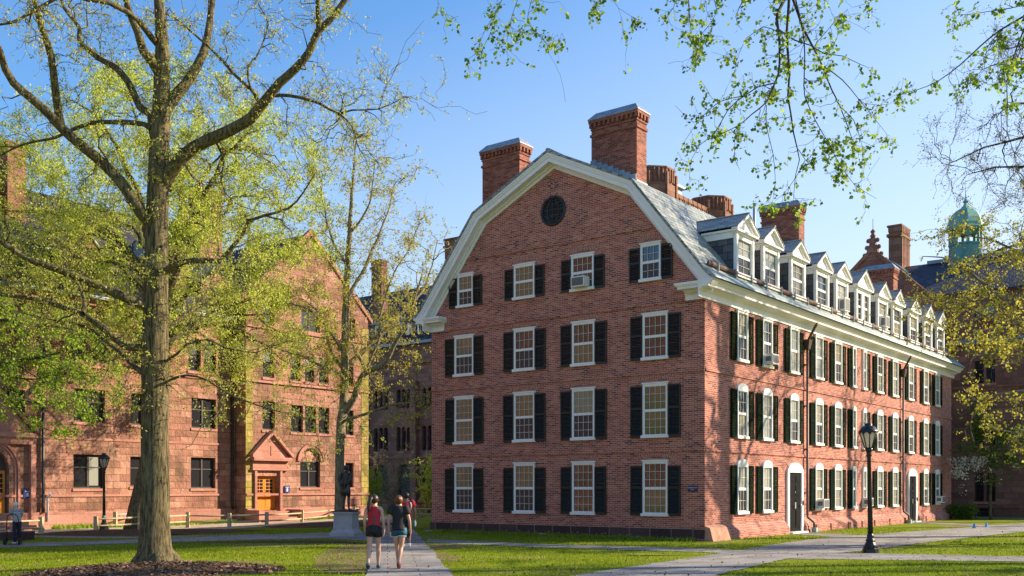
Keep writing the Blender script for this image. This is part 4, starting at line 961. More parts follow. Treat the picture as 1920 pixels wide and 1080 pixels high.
b = MB(); b.lathe([(1.1, 19.72), (1.3, 19.8), (1.34, 19.95), (1.22, 20.02), (1.2, 20.25), (1.1, 20.6), (.9, 20.95), (.6, 21.25), (.3, 21.42), (.14, 21.6), (.1, 21.75), (.2, 21.85), (.08, 22.0), (.02, 22.1)], 8, (cx, cy, 0), False, PI / 8)
b.tube([(cx, cy, 22), (cx, cy, 23.4)], .025, 5); b.ob('dome', VERD, cup)

# dark gothic hall closing the view in the middle
mid = thing('gothic_hall', 'dark shaded stone hall with slate roof between the two courtyard halls', 'building', (OX, OY, 0), -TH)
YM = 36.0; b = MB(); mo = []
for xc in (-59.5, -55.5, -51.45, -48.5, -45.3, -42, -38.8):
    for z0, z1 in ((5.2, 7.4), (9.1, 10.85)):
        for k in range(3): mo.append((xc - .96 + k * .66, xc - .96 + k * .66 + .56, z0, z1 - .25, 1))
    mo.append((xc - .9, xc + .9, .9, 3.1, 1))
wallface(b, 'y', YM, -70, -34, -.5, 14.9, mo, .35)
b.face([(-34, YM, -.5), (-34, YM + 12, -.5), (-34, YM + 12, 14.9), (-34, YM, 14.9)])
for xc in (-57.5, -53.4, -47.0, -43.6): b.box(xc - .35, YM - .45, -.5, xc + .35, YM, 11.5)
b.ob('wall', DARKST, mid)
b = MB(); b.box(-70, YM - .14, 4.5, -34, YM, 4.7); b.box(-70, YM - .2, 13.1, -34, YM, 13.4); b.box(-70, YM - .16, .5, -34, YM, .8); b.ob('string_course', TOWERST, mid)
b = MB(); b.box(-70, YM - .45, 14.85, -34, YM, 15.1); b.ob('gutter', LEAD, mid)
b = MB(); A = [(-70, YM - .4, 15.1), (-34, YM - .4, 15.1), (-34, YM + 6, 21.4), (-70, YM + 6, 21.4)]; b.hexa(A + [(p[0], p[1], p[2] + .15) for p in A]); A = [(-70, YM + 12, 15.1), (-34, YM + 12, 15.1), (-34, YM + 6, 21.4), (-70, YM + 6, 21.4)]; b.hexa(A + [(p[0], p[1], p[2] + .15) for p in A])
b.ob('roof', SLATE_P, mid)
for xc in (-50.2, -44.8, -55.8):
    b = MB(); b.box(xc - 2.2, YM + .2, 15.2, xc + 2.2, YM + 3.5, 17.1); dm = b.ob('roof_dormer', WHITE, mid)
    MB().hexa([(xc - 2.5, YM - .1, 17.101), (xc + 2.5, YM - .1, 17.101), (xc + 2.5, YM + 4, 17.5), (xc - 2.5, YM + 4, 17.5), (xc - 2.5, YM - .1, 17.35), (xc + 2.5, YM - .1, 17.35), (xc + 2.2, YM + 4, 18.2), (xc - 2.2, YM + 4, 18.2)]).ob('dormer_roof', LEAD, dm)
    for k in range(5): MB().box(xc - 2.0 + k * .82, YM + .17, 15.5, xc - 1.35 + k * .82, YM + .199, 16.9).ob('dormer_window', G_STAIN, dm)
flue_stack(mid, -53.0, -51.7, YM + .3, YM + 1.0, 15, 23.3, DARKST); flue_stack(mid, -44.4, -42.6, YM + 1.0, YM + 2.6, 15, 24.2, TOWERST)
for o in mo: stonewin(mid, 'y', YM, *o[:4], arch=True, depth=.3, gm=G_STAIN, sill=False)

# distant tower seen over the roof
tw = thing('stone_tower', 'distant sunlit brown stone tower top with panelled parapet above brick hall roof', 'tower', (OX, OY, 0), -TH)
b = MB(); b.box(-38, 48.6, 0, -30.2, 64.2, 28.4); b.ob('wall', TOWERST, tw)
b = MB(); n = 9
for k in range(n):
    y0 = 52.2 + k * (60.6 - 52.2) / n; L = (60.6 - 52.2) / n
    b.box(-30.5, y0 + .07, 27, -29.95, y0 + L - .07, 29.65); b.box(-30.4, y0 - .07, 27, -30.1, y0 + .07, 29.2)
    for q0, q1, z0, z1 in ((.12, .2, 27.4, 29.3), (L - .26, L - .18, 27.4, 29.3), (.2, L - .26, 29.2, 29.3), (.32, L - .4, 27.6, 28.7)): b.box(-29.95, y0 + q0, z0, -29.88, y0 + q1, z1)
b.ob('parapet', TOWERST, tw)
for yc, zt in ((50.4, 30.95), (62.2, 30.9)):
    b = MB(); b.lathe([(2.25, 24), (2.25, 29.4), (2.1, 29.5), (2.12, 30.75), (2.22, 30.8), (2.2, 30.95), (1.9, 31)], 8, (-30.8, yc, 0), False, PI / 8)
    for k in range(32):
        a = 2 * PI * k / 32 + .03; r = 2.06; b.box(-30.8 + r * math.cos(a) - .07, yc + r * math.sin(a) - .07, 29.6, -30.8 + r * math.cos(a) + .07, yc + r * math.sin(a) + .07, 30.75)
    for k in range(8):
        a = 2 * PI * k / 8 + PI / 8; r = 2.22; b.box(-30.8 + r * math.cos(a) - .13, yc + r * math.sin(a) - .13, 24, -30.8 + r * math.cos(a) + .13, yc + r * math.sin(a) + .13, 30.4)
    b.ob('turret', TOWERST, tw)
b = MB(); b.box(-34, 53.5, 28.4, -31.3, 57.2, 31.0); ph = b.ob('penthouse', LEAD, tw); MB().box(-34.3, 53.2, 31.01, -31.0, 57.6, 31.2).ob('penthouse_roof', WHITE, ph)
# ------------------------------------------------------------------ trees
def resample(P, R, step):
    P = np.array(P, float); R = np.array(R, float); n = len(P)
    Q = np.vstack([2 * P[0] - P[1], P, 2 * P[-1] - P[-2]]); out, ro = [], []
    for i in range(n - 1):
        k = max(1, int(np.linalg.norm(P[i + 1] - P[i]) / step))
        for t in np.arange(k) / k:
            p0, p1, p2, p3 = Q[i], Q[i + 1], Q[i + 2], Q[i + 3]
            out.append(.5 * (2 * p1 + (p2 - p0) * t + (2 * p0 - 5 * p1 + 4 * p2 - p3) * t * t + (3 * p1 - p0 - 3 * p2 + p3) * t ** 3)); ro.append(R[i] * (1 - t) + R[i + 1] * t)
    out.append(P[-1]); ro.append(R[-1]); return np.array(out), np.array(ro)
def tubes(P, R, sides):
    """P (M,n,3), R (M,n) -> verts, quads"""
    M_, n, _ = P.shape; T = np.gradient(P, axis=1); T /= np.linalg.norm(T, axis=2, keepdims=True) + 1e-9
    ref = np.where(np.abs(T[:, :1, 2:3]) > .9, np.array([[[1., 0, 0]]]), np.array([[[0, 0, 1.]]])); ref = np.repeat(ref, n, 1)
    A = np.cross(T, ref); A /= np.linalg.norm(A, axis=2, keepdims=True) + 1e-9; B = np.cross(A, T)
    ang = 2 * PI * np.arange(sides) / sides
    V = P[:, :, None, :] + R[:, :, None, None] * (np.cos(ang)[None, None, :, None] * A[:, :, None, :] + np.sin(ang)[None, None, :, None] * B[:, :, None, :])
    base = (np.arange(M_) * n * sides)[:, None, None] + (np.arange(n - 1) * sides)[None, :, None]
    k = np.arange(sides)[None, None, :]; k2 = (k + 1) % sides
    Q = np.stack([base + k, base + k2, base + sides + k2, base + sides + k], -1).reshape(-1, 4)
    return V.reshape(-1, 3), Q
def nrm(v): return v / (np.linalg.norm(v, axis=-1, keepdims=True) + 1e-9)
class Tree:
    def __init__(s, seed, step=.25): s.r = np.random.default_rng(seed); s.step = step; s.geo = []; s.pos = np.zeros((0, 3)); s.rad = np.zeros(0); s.tan = np.zeros((0, 3)); s.tw = []
    def nodes(s, P, R):
        T = nrm(np.gradient(P, axis=-2)); s.pos = np.vstack([s.pos, P.reshape(-1, 3)]); s.rad = np.concatenate([s.rad, R.ravel()]); s.tan = np.vstack([s.tan, T.reshape(-1, 3)])
    def limb(s, P, R, sides=10, wob=.02, node=True):
        P, R = resample(P, R, s.step); n = len(P); w_ = s.r.normal(0, 1, (n, 3)); 
        for _ in range(2): w_[1:-1] = (w_[:-2] + w_[1:-1] * 2 + w_[2:]) / 4
        P = P + w_ * wob * np.minimum(1, np.arange(n) / 4)[:, None]; s.geo.append((P[None], R[None], sides))
        if node: s.nodes(P, R)
    def level(s, targets, n=7, rmax=.05, rk=.016, rend=.006, sides=5, curl=.3, jit=.05, up=.1, lo=0, back=.3):
        kd = KDTree(len(s.pos)); 
        for i, p in enumerate(s.pos): kd.insert(p, i)
        kd.balance(); I = np.array([kd.find(t)[1] for t in targets])
        dist = np.linalg.norm(targets - s.pos[I], axis=1)
        J = I.copy(); sh = (back * dist / s.step).astype(int)
        J = np.where((I - sh >= lo) & (np.linalg.norm(s.pos[I] - s.pos[np.maximum(I - sh, 0)], axis=1) < dist * back * 1.4 + .1), I - sh, I)
        keep = dist > .12; J, targets = J[keep], targets[keep]
        A = s.pos[J]; D = targets - A; L = np.linalg.norm(D, axis=1)
        Cp = A + s.tan[J] * (L * curl)[:, None] + D * .25 + np.array([0, 0, 1]) * (L * up)[:, None]
        t = np.linspace(0, 1, n)[None, :, None]
        P = (1 - t) ** 2 * A[:, None] + 2 * t * (1 - t) * Cp[:, None] + t * t * targets[:, None]
        P[:, 1:] += s.r.normal(0, jit, P[:, 1:].shape) * np.minimum(1, L)[:, None, None]
        r0 = np.minimum(np.minimum(s.rad[J] * .72, rmax), rk * L + .004); r0 = np.maximum(r0, rend)
        R = r0[:, None] * (1 - np.linspace(0, 1, n)[None]) + rend * np.linspace(0, 1, n)[None]
        s.geo.append((P, R, sides)); s.nodes(P, R); return P
    def twigs(s, m, ln, rmin=0, rmax=.03, n=4, r0=.006, hang=0., src=None, sides=3, fwd=.5):
        ok = np.where((s.rad < rmax) & (s.rad >= rmin))[0]; I = s.r.choice(ok, m)
        D = nrm(nrm(s.r.normal(0, 1, (m, 3))) + s.tan[I] * fwd + np.array([0, 0, -hang])); L = s.r.uniform(.4, 1, m) * ln
        t = np.linspace(0, 1, n)[None, :, None]; P = s.pos[I][:, None] + D[:, None] * t * L[:, None, None]; P = P + np.array([0, 0, -1]) * hang * (t ** 2) * L[:, None, None] * .6
        P[:, 1:] += s.r.normal(0, .04, P[:, 1:].shape) * L[:, None, None]
        R = r0 * (1 - .7 * np.linspace(0, 1, n))[None] * np.ones((m, 1)); s.geo.append((P, R, sides)); s.tw.append(P); return P
    def leaves(s, per, L, wr=.45, spread=.06, hang=.6, t0=.25, pts=None, src=None):
        P = np.concatenate(s.tw) if src is None else src; m = len(P); n = P.shape[1]
        t = s.r.uniform(t0, 1, (m, per)) * (n - 1.001); i = t.astype(int); f = (t - i)[..., None]; k = np.arange(m)[:, None]
        B = (P[k, i] * (1 - f) + P[k, i + 1] * f).reshape(-1, 3) + s.r.normal(0, spread, (m * per, 3)); N_ = len(B)
        D = nrm(s.r.normal(0, 1, (N_, 3)) + np.array([0, 0, -hang])); Wv = nrm(np.cross(D, s.r.normal(0, 1, (N_, 3)))); l = L * s.r.uniform(.55, 1.2, N_)[:, None]
        nn = np.cross(D, Wv)
        V = np.stack([B, B + D * l * .45 + Wv * l * wr + nn * l * .1, B + D * l, B + D * l * .45 - Wv * l * wr + nn * l * .1], 1).reshape(-1, 3); return V, np.arange(4 * N_).reshape(-1, 4)
    def build(s, name, label, cat, base, barkm, leafparts, group=None, split=.05):
        base = np.array(base, float); root = thing(name, label, cat, tuple(base), 0, group)
        for nm, sel in (('trunk', lambda R: R.max() >= split), ('branches', lambda R: R.max() < split)):
            Vs, Fs, k = [], [], 0
            for P, R, sd in s.geo:
                if sel(R): V, Q = tubes(P, R, sd); Vs.append(V - base); Fs.append(Q + k); k += len(V)
            if Vs: raw(nm, np.concatenate(Vs), np.concatenate(Fs), barkm, root, True)
        for nm, (V, Q), mt in leafparts: raw(nm, V - base, Q, mt, root)
        return root
def px(pts, d0, d1=None):
    d1 = d0 if d1 is None else d1; n = len(pts); return [at(u, v, d0 + (d1 - d0) * i / max(1, n - 1)) for i, (u, v) in enumerate(pts)]
def lin(a, b, n): return list(np.linspace(a, b, n))
def near(t, m, sp, rmax=.2, rmin=0, zb=0.):
    ok = np.where((t.rad < rmax) & (t.rad >= rmin))[0]; I = t.r.choice(ok, m); q = t.pos[I] + t.r.normal(0, 1, (m, 3)) * np.array(sp); q[:, 2] += zb; return q

# --- the big tree in front on the left
t = Tree(3, .22); D0 = 24.0
trunk_px = [(292, 1064), (291, 1048), (290, 1020), (290, 980), (291, 900), (291, 800), (291, 700), (292, 560), (294, 440), (296, 340), (300, 240), (303, 150), (304, 70), (297, 0), (293, -70), (290, -200)]
t.limb([at(u, v, D0) for u, v in trunk_px], [.52, .44, .385, .345, .325, .315, .312, .288, .265, .245, .215, .185, .15, .11, .09, .05], 18, .012, False)
for i, a in enumerate((0.3, 1.5, 2.6, 3.9, 5.2)):   # root flare
    p0 = at(292, 1030, D0); t.limb([p0 + np.array([0, 0, .1]), p0 + np.array([math.cos(a) * .42, math.sin(a) * .42, -.28]), p0 + np.array([math.cos(a) * .75, math.sin(a) * .75, -.52])], [.22, .17, .06], 8, .01, False)
LIMBS = [
 ([(290, 425), (265, 400), (220, 335), (170, 285), (115, 240), (80, 200), (25, 155), (10, 130), (0, 95), (-25, 40), (-60, -40)], .15, .05, -2),
 ([(115, 240), (105, 180), (95, 110), (75, 40), (65, 0), (55, -60), (50, -150)], .10, .04, -1.4),
 ([(290, 262), (285, 235), (283, 215), (262, 200), (238, 155), (215, 125), (185, 110), (155, 85), (148, 70), (150, 50), (120, 12), (112, -10), (100, -80)], .11, .03, 1.6),
 ([(284, 242), (270, 233), (215, 228), (170, 228), (130, 245), (105, 258), (45, 270), (0, 290)], .07, .02, .9),
 ([(298, 135), (285, 115), (268, 95), (258, 60), (240, 15), (232, -20), (215, -120)], .13, .05, -1),
 ([(295, 82), (285, 72), (262, 42), (240, 25), (205, 8), (165, -2), (120, -10), (60, 25), (20, 45), (-30, 48)], .08, .02, -2.2),
 ([(304, 215), (325, 185), (345, 160), (365, 135), (380, 105), (388, 70), (395, 30), (400, -10), (412, -90)], .15, .06, 1.4),
 ([(304, 350), (320, 322), (340, 295), (365, 275), (400, 258), (440, 240), (470, 222), (490, 198), (505, 180), (525, 155), (555, 130), (580, 100), (597, 60), (620, 35), (645, 0), (665, -35), (700, -120)], .17, .05, -1.5),
 ([(490, 192), (510, 180), (560, 182), (600, 195), (635, 212), (660, 205), (710, 203), (755, 185)], .05, .008, -.9),
 ([(635, 212), (660, 235), (672, 270), (685, 297)], .025, .006, -1.2),
 ([(597, 55), (596, 20), (597, -20), (590, -90)], .06, .03, -1),
 ([(488, 196), (470, 165), (430, 130), (395, 90), (355, 55), (330, 35), (300, 20)], .045, .012, .6),
 ([(470, 165), (465, 130), (490, 90), (500, 40), (480, 0)], .03, .01, .9),
 ([(292, 530), (320, 500), (345, 490), (390, 488), (410, 490), (435, 465), (455, 440), (465, 415), (495, 405), (540, 390), (570, 360), (590, 330)], .085, .012, -1.6),
 ([(410, 490), (400, 520), (385, 555), (375, 600)], .03, .008, -1.4),
 ([(290, 585), (270, 573), (240, 560), (200, 540), (160, 525), (110, 505), (60, 490), (20, 465), (0, 450), (-60, 415)], .12, .05, -1.8),
 ([(290, 664), (270, 652), (240, 650), (210, 630), (180, 605), (155, 588), (140, 582), (100, 570), (60, 560), (0, 552), (-40, 550)], .105, .04, 1.0),
 ([(155, 588), (160, 565), (145, 535), (125, 505), (118, 470)], .06, .02, 1.2),
 ([(290, 715), (255, 690), (225, 660), (195, 638), (165, 615), (100, 600), (50, 590)], .075, .015, 1.7),
 ([(292, 628), (316, 612), (345, 595), (368, 572), (375, 552), (380, 520)], .06, .02, 1.5),
 ([(292, 650), (316, 640), (345, 625), (365, 605), (385, 590), (410, 580), (470, 560)], .055, .012, 1.0),
 ([(292, 690), (330, 665), (350, 645), (390, 635), (420, 650), (445, 655), (480, 660), (510, 650), (545, 640)], .035, .006, -1.2),
 ([(292, 730), (320, 712), (350, 705), (390, 715), (430, 740), (470, 755), (520, 770), (560, 780), (600, 800)], .035, .006, -1.6),
 ([(400, 258), (420, 300), (415, 340), (440, 380), (500, 400)], .03, .008, 1.0),
 ([(340, 295), (360, 330), (380, 345), (420, 340)], .025, .008, 1.2),
]
for pts, r0, r1, dd in LIMBS: t.limb(px(pts, D0, D0 + dd), lin(r0, r1, len(pts)), 9, .025)
t.level(near(t, 150, (.9, .9, .8), .16), rmax=.03, n=8, jit=.06, rend=.006)
t.level(near(t, 1100, (.55, .6, .55), .06), rmax=.014, n=7, jit=.05, rend=.004, sides=4)
t.twigs(5600, .42, rmax=.02, r0=.0035)
V1 = t.leaves(6, .062, .3, .03, .9, t0=.45)
t.build('oak_tree', 'large tree in front on the left, thick trunk and sparse new leaves', 'tree', (-8.45, 24.0, 0), BARK, [('crown', V1, L_OAK)])

# --- generic crowns grown towards points inside an ellipsoid
def crown_tree(seed, base, trunk, r0, ctr, rad, nl, n2, n3, ntw, twl, leafL, per, step=.3, wr=.42, hang=.5, fork=.55, low=-.35, sp=.09, rk=1., rtop=.35):
    t = Tree(seed, step); T = [np.array(p, float) for p in trunk]; t.limb(T, lin(r0, r0 * rtop, len(T)), 12, .03); n0 = len(t.pos)
    ctr, rad = np.array(ctr, float), np.array(rad, float)
    def ins(m, f0, f1):
        d = nrm(t.r.normal(0, 1, (m * 3, 3))); d = d[d[:, 2] > low][:m]; return ctr + d * rad * t.r.uniform(f0, f1, (len(d), 1)) ** .5
    t.pos, t.rad, t.tan = t.pos[int(n0 * fork):], t.rad[int(n0 * fork):], t.tan[int(n0 * fork):]
    t.level(ins(nl, .55, .95), n=12, rmax=r0 * .5, rk=.02 * rk, rend=.02, sides=7, curl=.45, jit=.10, up=.1, back=.5)
    t.level(ins(n2, .3, 1.), n=9, rmax=r0 * .18, rk=.014 * rk, rend=.009, sides=5, jit=.08, up=.08, back=.4)
    t.level(ins(n3, .12, 1.08), n=7, rmax=.022 * rk, rk=.011, rend=.006, sides=4, jit=.07, back=.35)
    t.twigs(ntw, twl, rmax=.02, r0=.006 * rk); return t, t.leaves(per, leafL, wr, sp, hang, t0=.55)
# tree behind the big trunk, wide yellow-green crown
t, V = crown_tree(21, None, [(-18.3, 49.3, -.3), (-18.0, 49.3, 1.2), (-17.6, 49.4, 3.5), (-17.2, 49.5, 6.5), (-17.0, 49.6, 10), (-16.8, 49.6, 14)], .62, (-16.6, 49.5, 13.6), (8.8, 7.5, 9.2), 26, 170, 900, 9000, .7, .105, 15, wr=.36, hang=.8, low=-.75)
t.build('maple_tree', 'wide yellow-green tree standing behind the big trunk, in front of sandstone hall', 'tree', (-18.3, 49.3, -.2), BARK, [('crown', V, L_YEL)])
t, V = crown_tree(22, None, [(-33, 52, -.3), (-33, 52, 5), (-32.5, 52, 10), (-32, 52, 15)], .55, (-31, 51, 13), (7.5, 6, 8.5), 20, 120, 600, 4600, .7, .11, 13, wr=.36, hang=.8, low=-.6)
t.build('maple_tree', 'yellow-green tree at the far left edge, mostly outside the frame', 'tree', (-33, 52, -.2), BARK, [('crown', V, L_YEL)])
# second, slimmer tree behind the statue
t = Tree(31, .25); D2 = 50.0
t.limb(px([(639, 988), (637, 940), (637, 880), (639, 800), (645, 740), (647, 660), (648, 600), (650, 520), (655, 440), (660, 370), (664, 310), (668, 250)], D2), [.32, .24, .225, .215, .205, .2, .18, .15, .12, .085, .05, .02], 14, .02)
for pts, r0, r1, dd in [([(648, 770), (665, 745), (680, 705), (720, 680), (740, 640), (760, 610), (775, 570), (790, 520)], .19, .03, -2), ([(690, 702), (672, 668), (660, 640), (655, 600)], .1, .05, -1), ([(648, 690), (690, 650), (740, 600), (775, 565), (800, 530), (815, 470)], .14, .03, 2.5),
                        ([(642, 705), (615, 690), (575, 672), (545, 660), (500, 650)], .1, .02, -2), ([(643, 690), (622, 665), (612, 625), (600, 590), (570, 560)], .11, .03, 2), ([(644, 660), (625, 630), (600, 600), (580, 580), (555, 572), (520, 560), (480, 555)], .12, .02, -1.5),
                        ([(642, 790), (690, 775), (730, 760), (770, 755), (800, 742)], .09, .015, -2.5), ([(650, 560), (685, 500), (710, 440), (730, 390), (740, 340)], .1, .02, 1.5), ([(652, 500), (625, 450), (610, 400), (600, 350)], .08, .02, -1.5), ([(655, 440), (690, 390), (700, 340), (705, 300)], .06, .015, -1),
                        ([(680, 705), (710, 640), (715, 580), (735, 520), (770, 460), (790, 410)], .08, .015, .5)]:
    t.limb(px(pts, D2, D2 + dd), lin(r0, r1, len(pts)), 8, .04)
t.level(near(t, 160, (1.1, 1.2, 1.1), .14), rmax=.04, n=8, jit=.08, rend=.008)
t.level(near(t, 520, (.75, .8, .75), .06), rmax=.018, n=7, jit=.07, rend=.005, sides=4)
t.twigs(3900, .6, rmax=.02, r0=.0045); V = t.leaves(6, .09, .38, .05, .6, t0=.6)
t.build('elm_tree', 'slim half-bare tree with pale yellow buds directly behind the statue', 'tree', tuple(at(643, 988, D2)), BARK_T, [('crown', V, L_GOLD)])
# low bright-green boughs reaching in from the left
t = Tree(41, .2); D4 = 29.0
t.limb([(-19.5, 28.5, -.3), (-19.4, 28.5, 2), (-19.2, 28.6, 4.5), (-19, 28.6, 8), (-18.8, 28.7, 11)], [.3, .25, .22, .16, .06], 10, .03)
for pts, r0, dd in [([(-330, 740), (-200, 720), (-60, 690), (20, 678), (80, 668), (120, 655), (170, 640)], .09, 0), ([(-330, 820), (-150, 800), (-40, 790), (20, 750), (70, 755), (130, 765), (190, 780)], .07, 1.5), ([(-330, 640), (-200, 640), (-40, 605), (20, 600), (70, 610), (140, 620), (200, 655)], .07, -1.5), ([(-330, 560), (-160, 560), (-60, 560), (10, 575), (50, 600)], .06, 2), ([(20, 678), (60, 700), (110, 730), (160, 745), (210, 740)], .03, 1), ([(20, 750), (60, 790), (90, 805), (120, 815)], .03, 1), ([(-60, 690), (0, 705), (60, 710), (120, 700), (190, 700)], .03, -1)]:
    t.limb(px(pts, D4, D4 + dd), lin(r0, .008, len(pts)), 7, .03)
kk = np.where((t.rad < .05) & (t.pos[:, 0] > -18))[0]
t.level(near(t, 170, (.5, .9, .45), .05), rmax=.015, n=6, rend=.005, sides=4); t.twigs(1600, .38, rmax=.014, r0=.004); V = t.leaves(7, .08, .42, .04, .3, t0=.4)
t.build('beech_tree', 'bright green leafy boughs reaching in low from the left edge', 'tree', (-19.5, 28.5, -.2), BARK_D, [('crown', V, L_BRI)])
# golden tree on the right edge
t = Tree(51, .25); D5 = 33.0
t.limb([(22.5, 34, -.2), (22.4, 34, 2), (22.2, 34, 4), (22, 34, 7), (21.8, 34, 10)], [.34, .3, .27, .2, .08], 12, .03)
for pts, r0, dd in [([(2230, 700), (2060, 640), (1960, 600), (1880, 560), (1830, 520), (1780, 490), (1730, 480)], .12, 0), ([(2240, 760), (2080, 700), (1950, 650), (1900, 640), (1870, 660), (1830, 665), (1800, 650)], .10, -2), ([(2220, 620), (2060, 540), (1970, 500), (1910, 470), (1860, 450), (1800, 440)], .09, 2), ([(2240, 820), (2100, 770), (1990, 740), (1920, 735), (1870, 740), (1830, 750), (1800, 745)], .09, 1.5), ([(2230, 860), (2080, 830), (1960, 815), (1900, 810), (1850, 800)], .07, -1.5), ([(1960, 600), (1890, 610), (1840, 590), (1790, 570), (1745, 560)], .05, 1.5), ([(2230, 690), (2060, 590), (1900, 560), (1800, 560)], .08, 4)]:
    t.limb(px(pts, D5, D5 + dd), lin(r0, .012, len(pts)), 8, .04)
t.level(near(t, 150, (.9, 1.2, .8), .1), rmax=.025, n=7, rend=.006); t.level(near(t, 420, (.6, .7, .55), .04), rmax=.012, n=6, rend=.004, sides=4); t.twigs(3000, .45, rmax=.013, r0=.004); V = t.leaves(6, .095, .4, .05, .5)
t.build('norway_maple', 'golden-leaved tree reaching in from the right edge before the brownstone hall', 'tree', (22.5, 34, 0), BARK_G, [('crown', V, L_GOLD)])
# budding tree at the upper right, casting its shadow on the side wall
t, V = crown_tree(61, None, [(25.6, 39.2, -.2), (25.5, 39.2, 4), (25.2, 39.1, 9), (24.9, 39, 14), (24.7, 39, 19)], .48, (24.2, 39, 15.0), (8.2, 6.5, 7.5), 20, 150, 950, 6500, .5, .068, 4, wr=.35, hang=.2, low=-.75, fork=.35)
t.build('budding_elm', 'dark bare-branched tree in bud at the upper right edge against the sky', 'tree', (25.6, 39.2, 0), BARK_D, [('crown', V, L_BUD)])
for k, (x, y, hgt, r) in enumerate(((38, 50, 21, 5.5), (49, 58, 20, 6), (31, 26, 17, 5.0), (24, 26.6, 22, 5.0))):
    t, V = crown_tree(70 + k, None, [(x, y, -.2), (x, y, 5), (x - .3, y, 10), (x - .5, y, hgt * .8)], .42, (x - .3, y, hgt * .66), (r, r * .8, hgt * .36), 11 if k < 2 else 14, 36 if k < 2 else 60, 60 if k < 2 else 200, 150 if k < 2 else 1100, .55, .09, 3 if k < 2 else 5, fork=.35, low=-.7)
    t.build('budding_elm', ['tall budding tree out of the frame whose shadow crosses the side wall', 'tall budding tree out of the frame beyond the right lawn', 'budding tree out of the frame shading the right lawn', 'very tall budding tree out of the frame nearest the lamp post'][k], 'tree', (x, y, 0), BARK_D, [('crown', V, L_BUD)], 'trees right of the frame')
# elm overhead whose boughs hang into the sky
t = Tree(81, .12); D6 = 13.0
t.limb([(11.5, 10.5, 0), (11.4, 10.5, 2), (11.2, 10.6, 5), (10.8, 10.8, 8), (10, 11.2, 10.5), (8.5, 12, 12)], [.5, .42, .38, .32, .25, .18], 14, .03, False)
t.limb([(10, 11.2, 10.5), (7, 12, 11.6), (5, 12.6, 11.2), (3.9, 13, 10.2), (3.6, 13, 9.2), at(1478, 0, 13)], [.2, .16, .13, .1, .07, .05], 10, .03, False)
t.limb([(7, 12, 11.6), (3.5, 12.5, 12), (1.2, 13, 11), (.2, 13, 9.6), at(960, -20, 13)], [.14, .1, .07, .04, .015], 8, .03, False)
t.limb([(3.5, 12.5, 12), (2.6, 12.8, 10.5), (2.3, 13, 9), at(1290, -10, 13)], [.08, .05, .03, .014], 8, .03, False)
t.limb([(1.8, 12.9, 11.3), (1.4, 13, 9.5), at(1140, -20, 13)], [.05, .03, .01], 7, .03, False)
t.limb([(10, 11.2, 10.5), (8.6, 12.4, 10.2), (7.6, 13, 9.0), at(1985, 0, 13)], [.18, .12, .07, .045], 9, .03, False)
BOUGHS = [([(1478, -15), (1457, 30), (1460, 60), (1462, 100), (1459, 140), (1450, 165), (1440, 190), (1410, 215), (1385, 235), (1350, 250)], .042, -.8), ([(1480, -15), (1476, 60), (1478, 110), (1480, 140), (1477, 180), (1484, 215), (1490, 250), (1497, 280), (1500, 300), (1492, 330), (1490, 372)], .038, .3), ([(1482, -15), (1497, 25), (1510, 60), (1525, 90), (1545, 130), (1560, 170), (1575, 200), (1590, 235), (1600, 265), (1605, 285)], .036, .8),
          ([(1460, 55), (1490, 75), (1520, 85), (1545, 100), (1580, 105), (1610, 120), (1625, 127)], .02, -.5), ([(1490, -10), (1510, 80), (1508, 160), (1510, 180), (1530, 225), (1555, 270), (1575, 310), (1600, 345), (1640, 372)], .018, -.6), ([(1455, 155), (1420, 163), (1395, 180), (1365, 205), (1340, 250), (1310, 275), (1295, 300), (1290, 330)], .018, .6), ([(1437, 197), (1437, 240), (1450, 290), (1452, 345), (1440, 375)], .012, .2),
          ([(1545, 125), (1580, 150), (1610, 185), (1640, 220), (1660, 250)], .016, .5), ([(1575, 200), (1600, 225), (1615, 265), (1640, 275)], .01, .2), ([(1497, 280), (1510, 300), (1480, 350), (1455, 375)], .01, 0), ([(1395, 180), (1350, 190), (1320, 215), (1300, 240), (1285, 265)], .012, -.3), ([(1525, 90), (1540, 70), (1565, 40), (1590, 20)], .012, .6), ([(1460, 60), (1430, 50), (1400, 70), (1380, 110)], .012, .4),
          ([(1290, -15), (1293, 40), (1300, 75), (1310, 95)], .012, 0), ([(1275, -15), (1262, 15), (1250, 30)], .008, .2), ([(1330, -15), (1345, 20), (1320, 60), (1305, 70)], .01, -.3), ([(1400, -10), (1380, 30), (1390, 60)], .012, .4), ([(950, -15), (930, 20), (920, 60), (905, 90), (880, 108)], .010, .2), ([(1000, -15), (990, 40), (1010, 65), (1035, 92)], .008, -.2), ([(930, 20), (900, 80), (905, 130)], .006, .4), ([(975, -15), (955, 45), (950, 80)], .007, .3), ([(1140, -15), (1160, 15), (1185, 30)], .006, .1), ([(1128, -15), (1120, 10), (1112, 25)], .006, .1), ([(1650, -15), (1630, 5), (1600, 12)], .006, 0),
          ([(1985, -5), (1920, 30), (1880, 55), (1840, 85), (1800, 120), (1760, 150), (1715, 170), (1677, 180)], .03, .6), ([(1930, 25), (1905, 100), (1890, 150), (1888, 230), (1890, 265)], .024, -.4), ([(1975, 0), (1920, 10), (1860, 20), (1800, 30), (1790, 10)], .014, .2), ([(1880, 55), (1850, 90), (1845, 130), (1830, 150)], .012, -.3), ([(1905, 100), (1930, 160), (1925, 210)], .012, .3), ([(1985, -5), (1925, 60), (1915, 110), (1870, 120)], .014, -.5), ([(820, -15), (822, 5), (826, 15)], .005, 0)]
for pts, r0, dd in BOUGHS: t.limb(px(pts, D6, D6 + dd), lin(r0 * .5, max(.0022, r0 * .08), len(pts)), 7, .012)
t.level(near(t, 340, (.19, .25, .19), .0215, 0, -.08), rmax=.005, n=6, rend=.0018, sides=4, up=-.05, jit=.03)
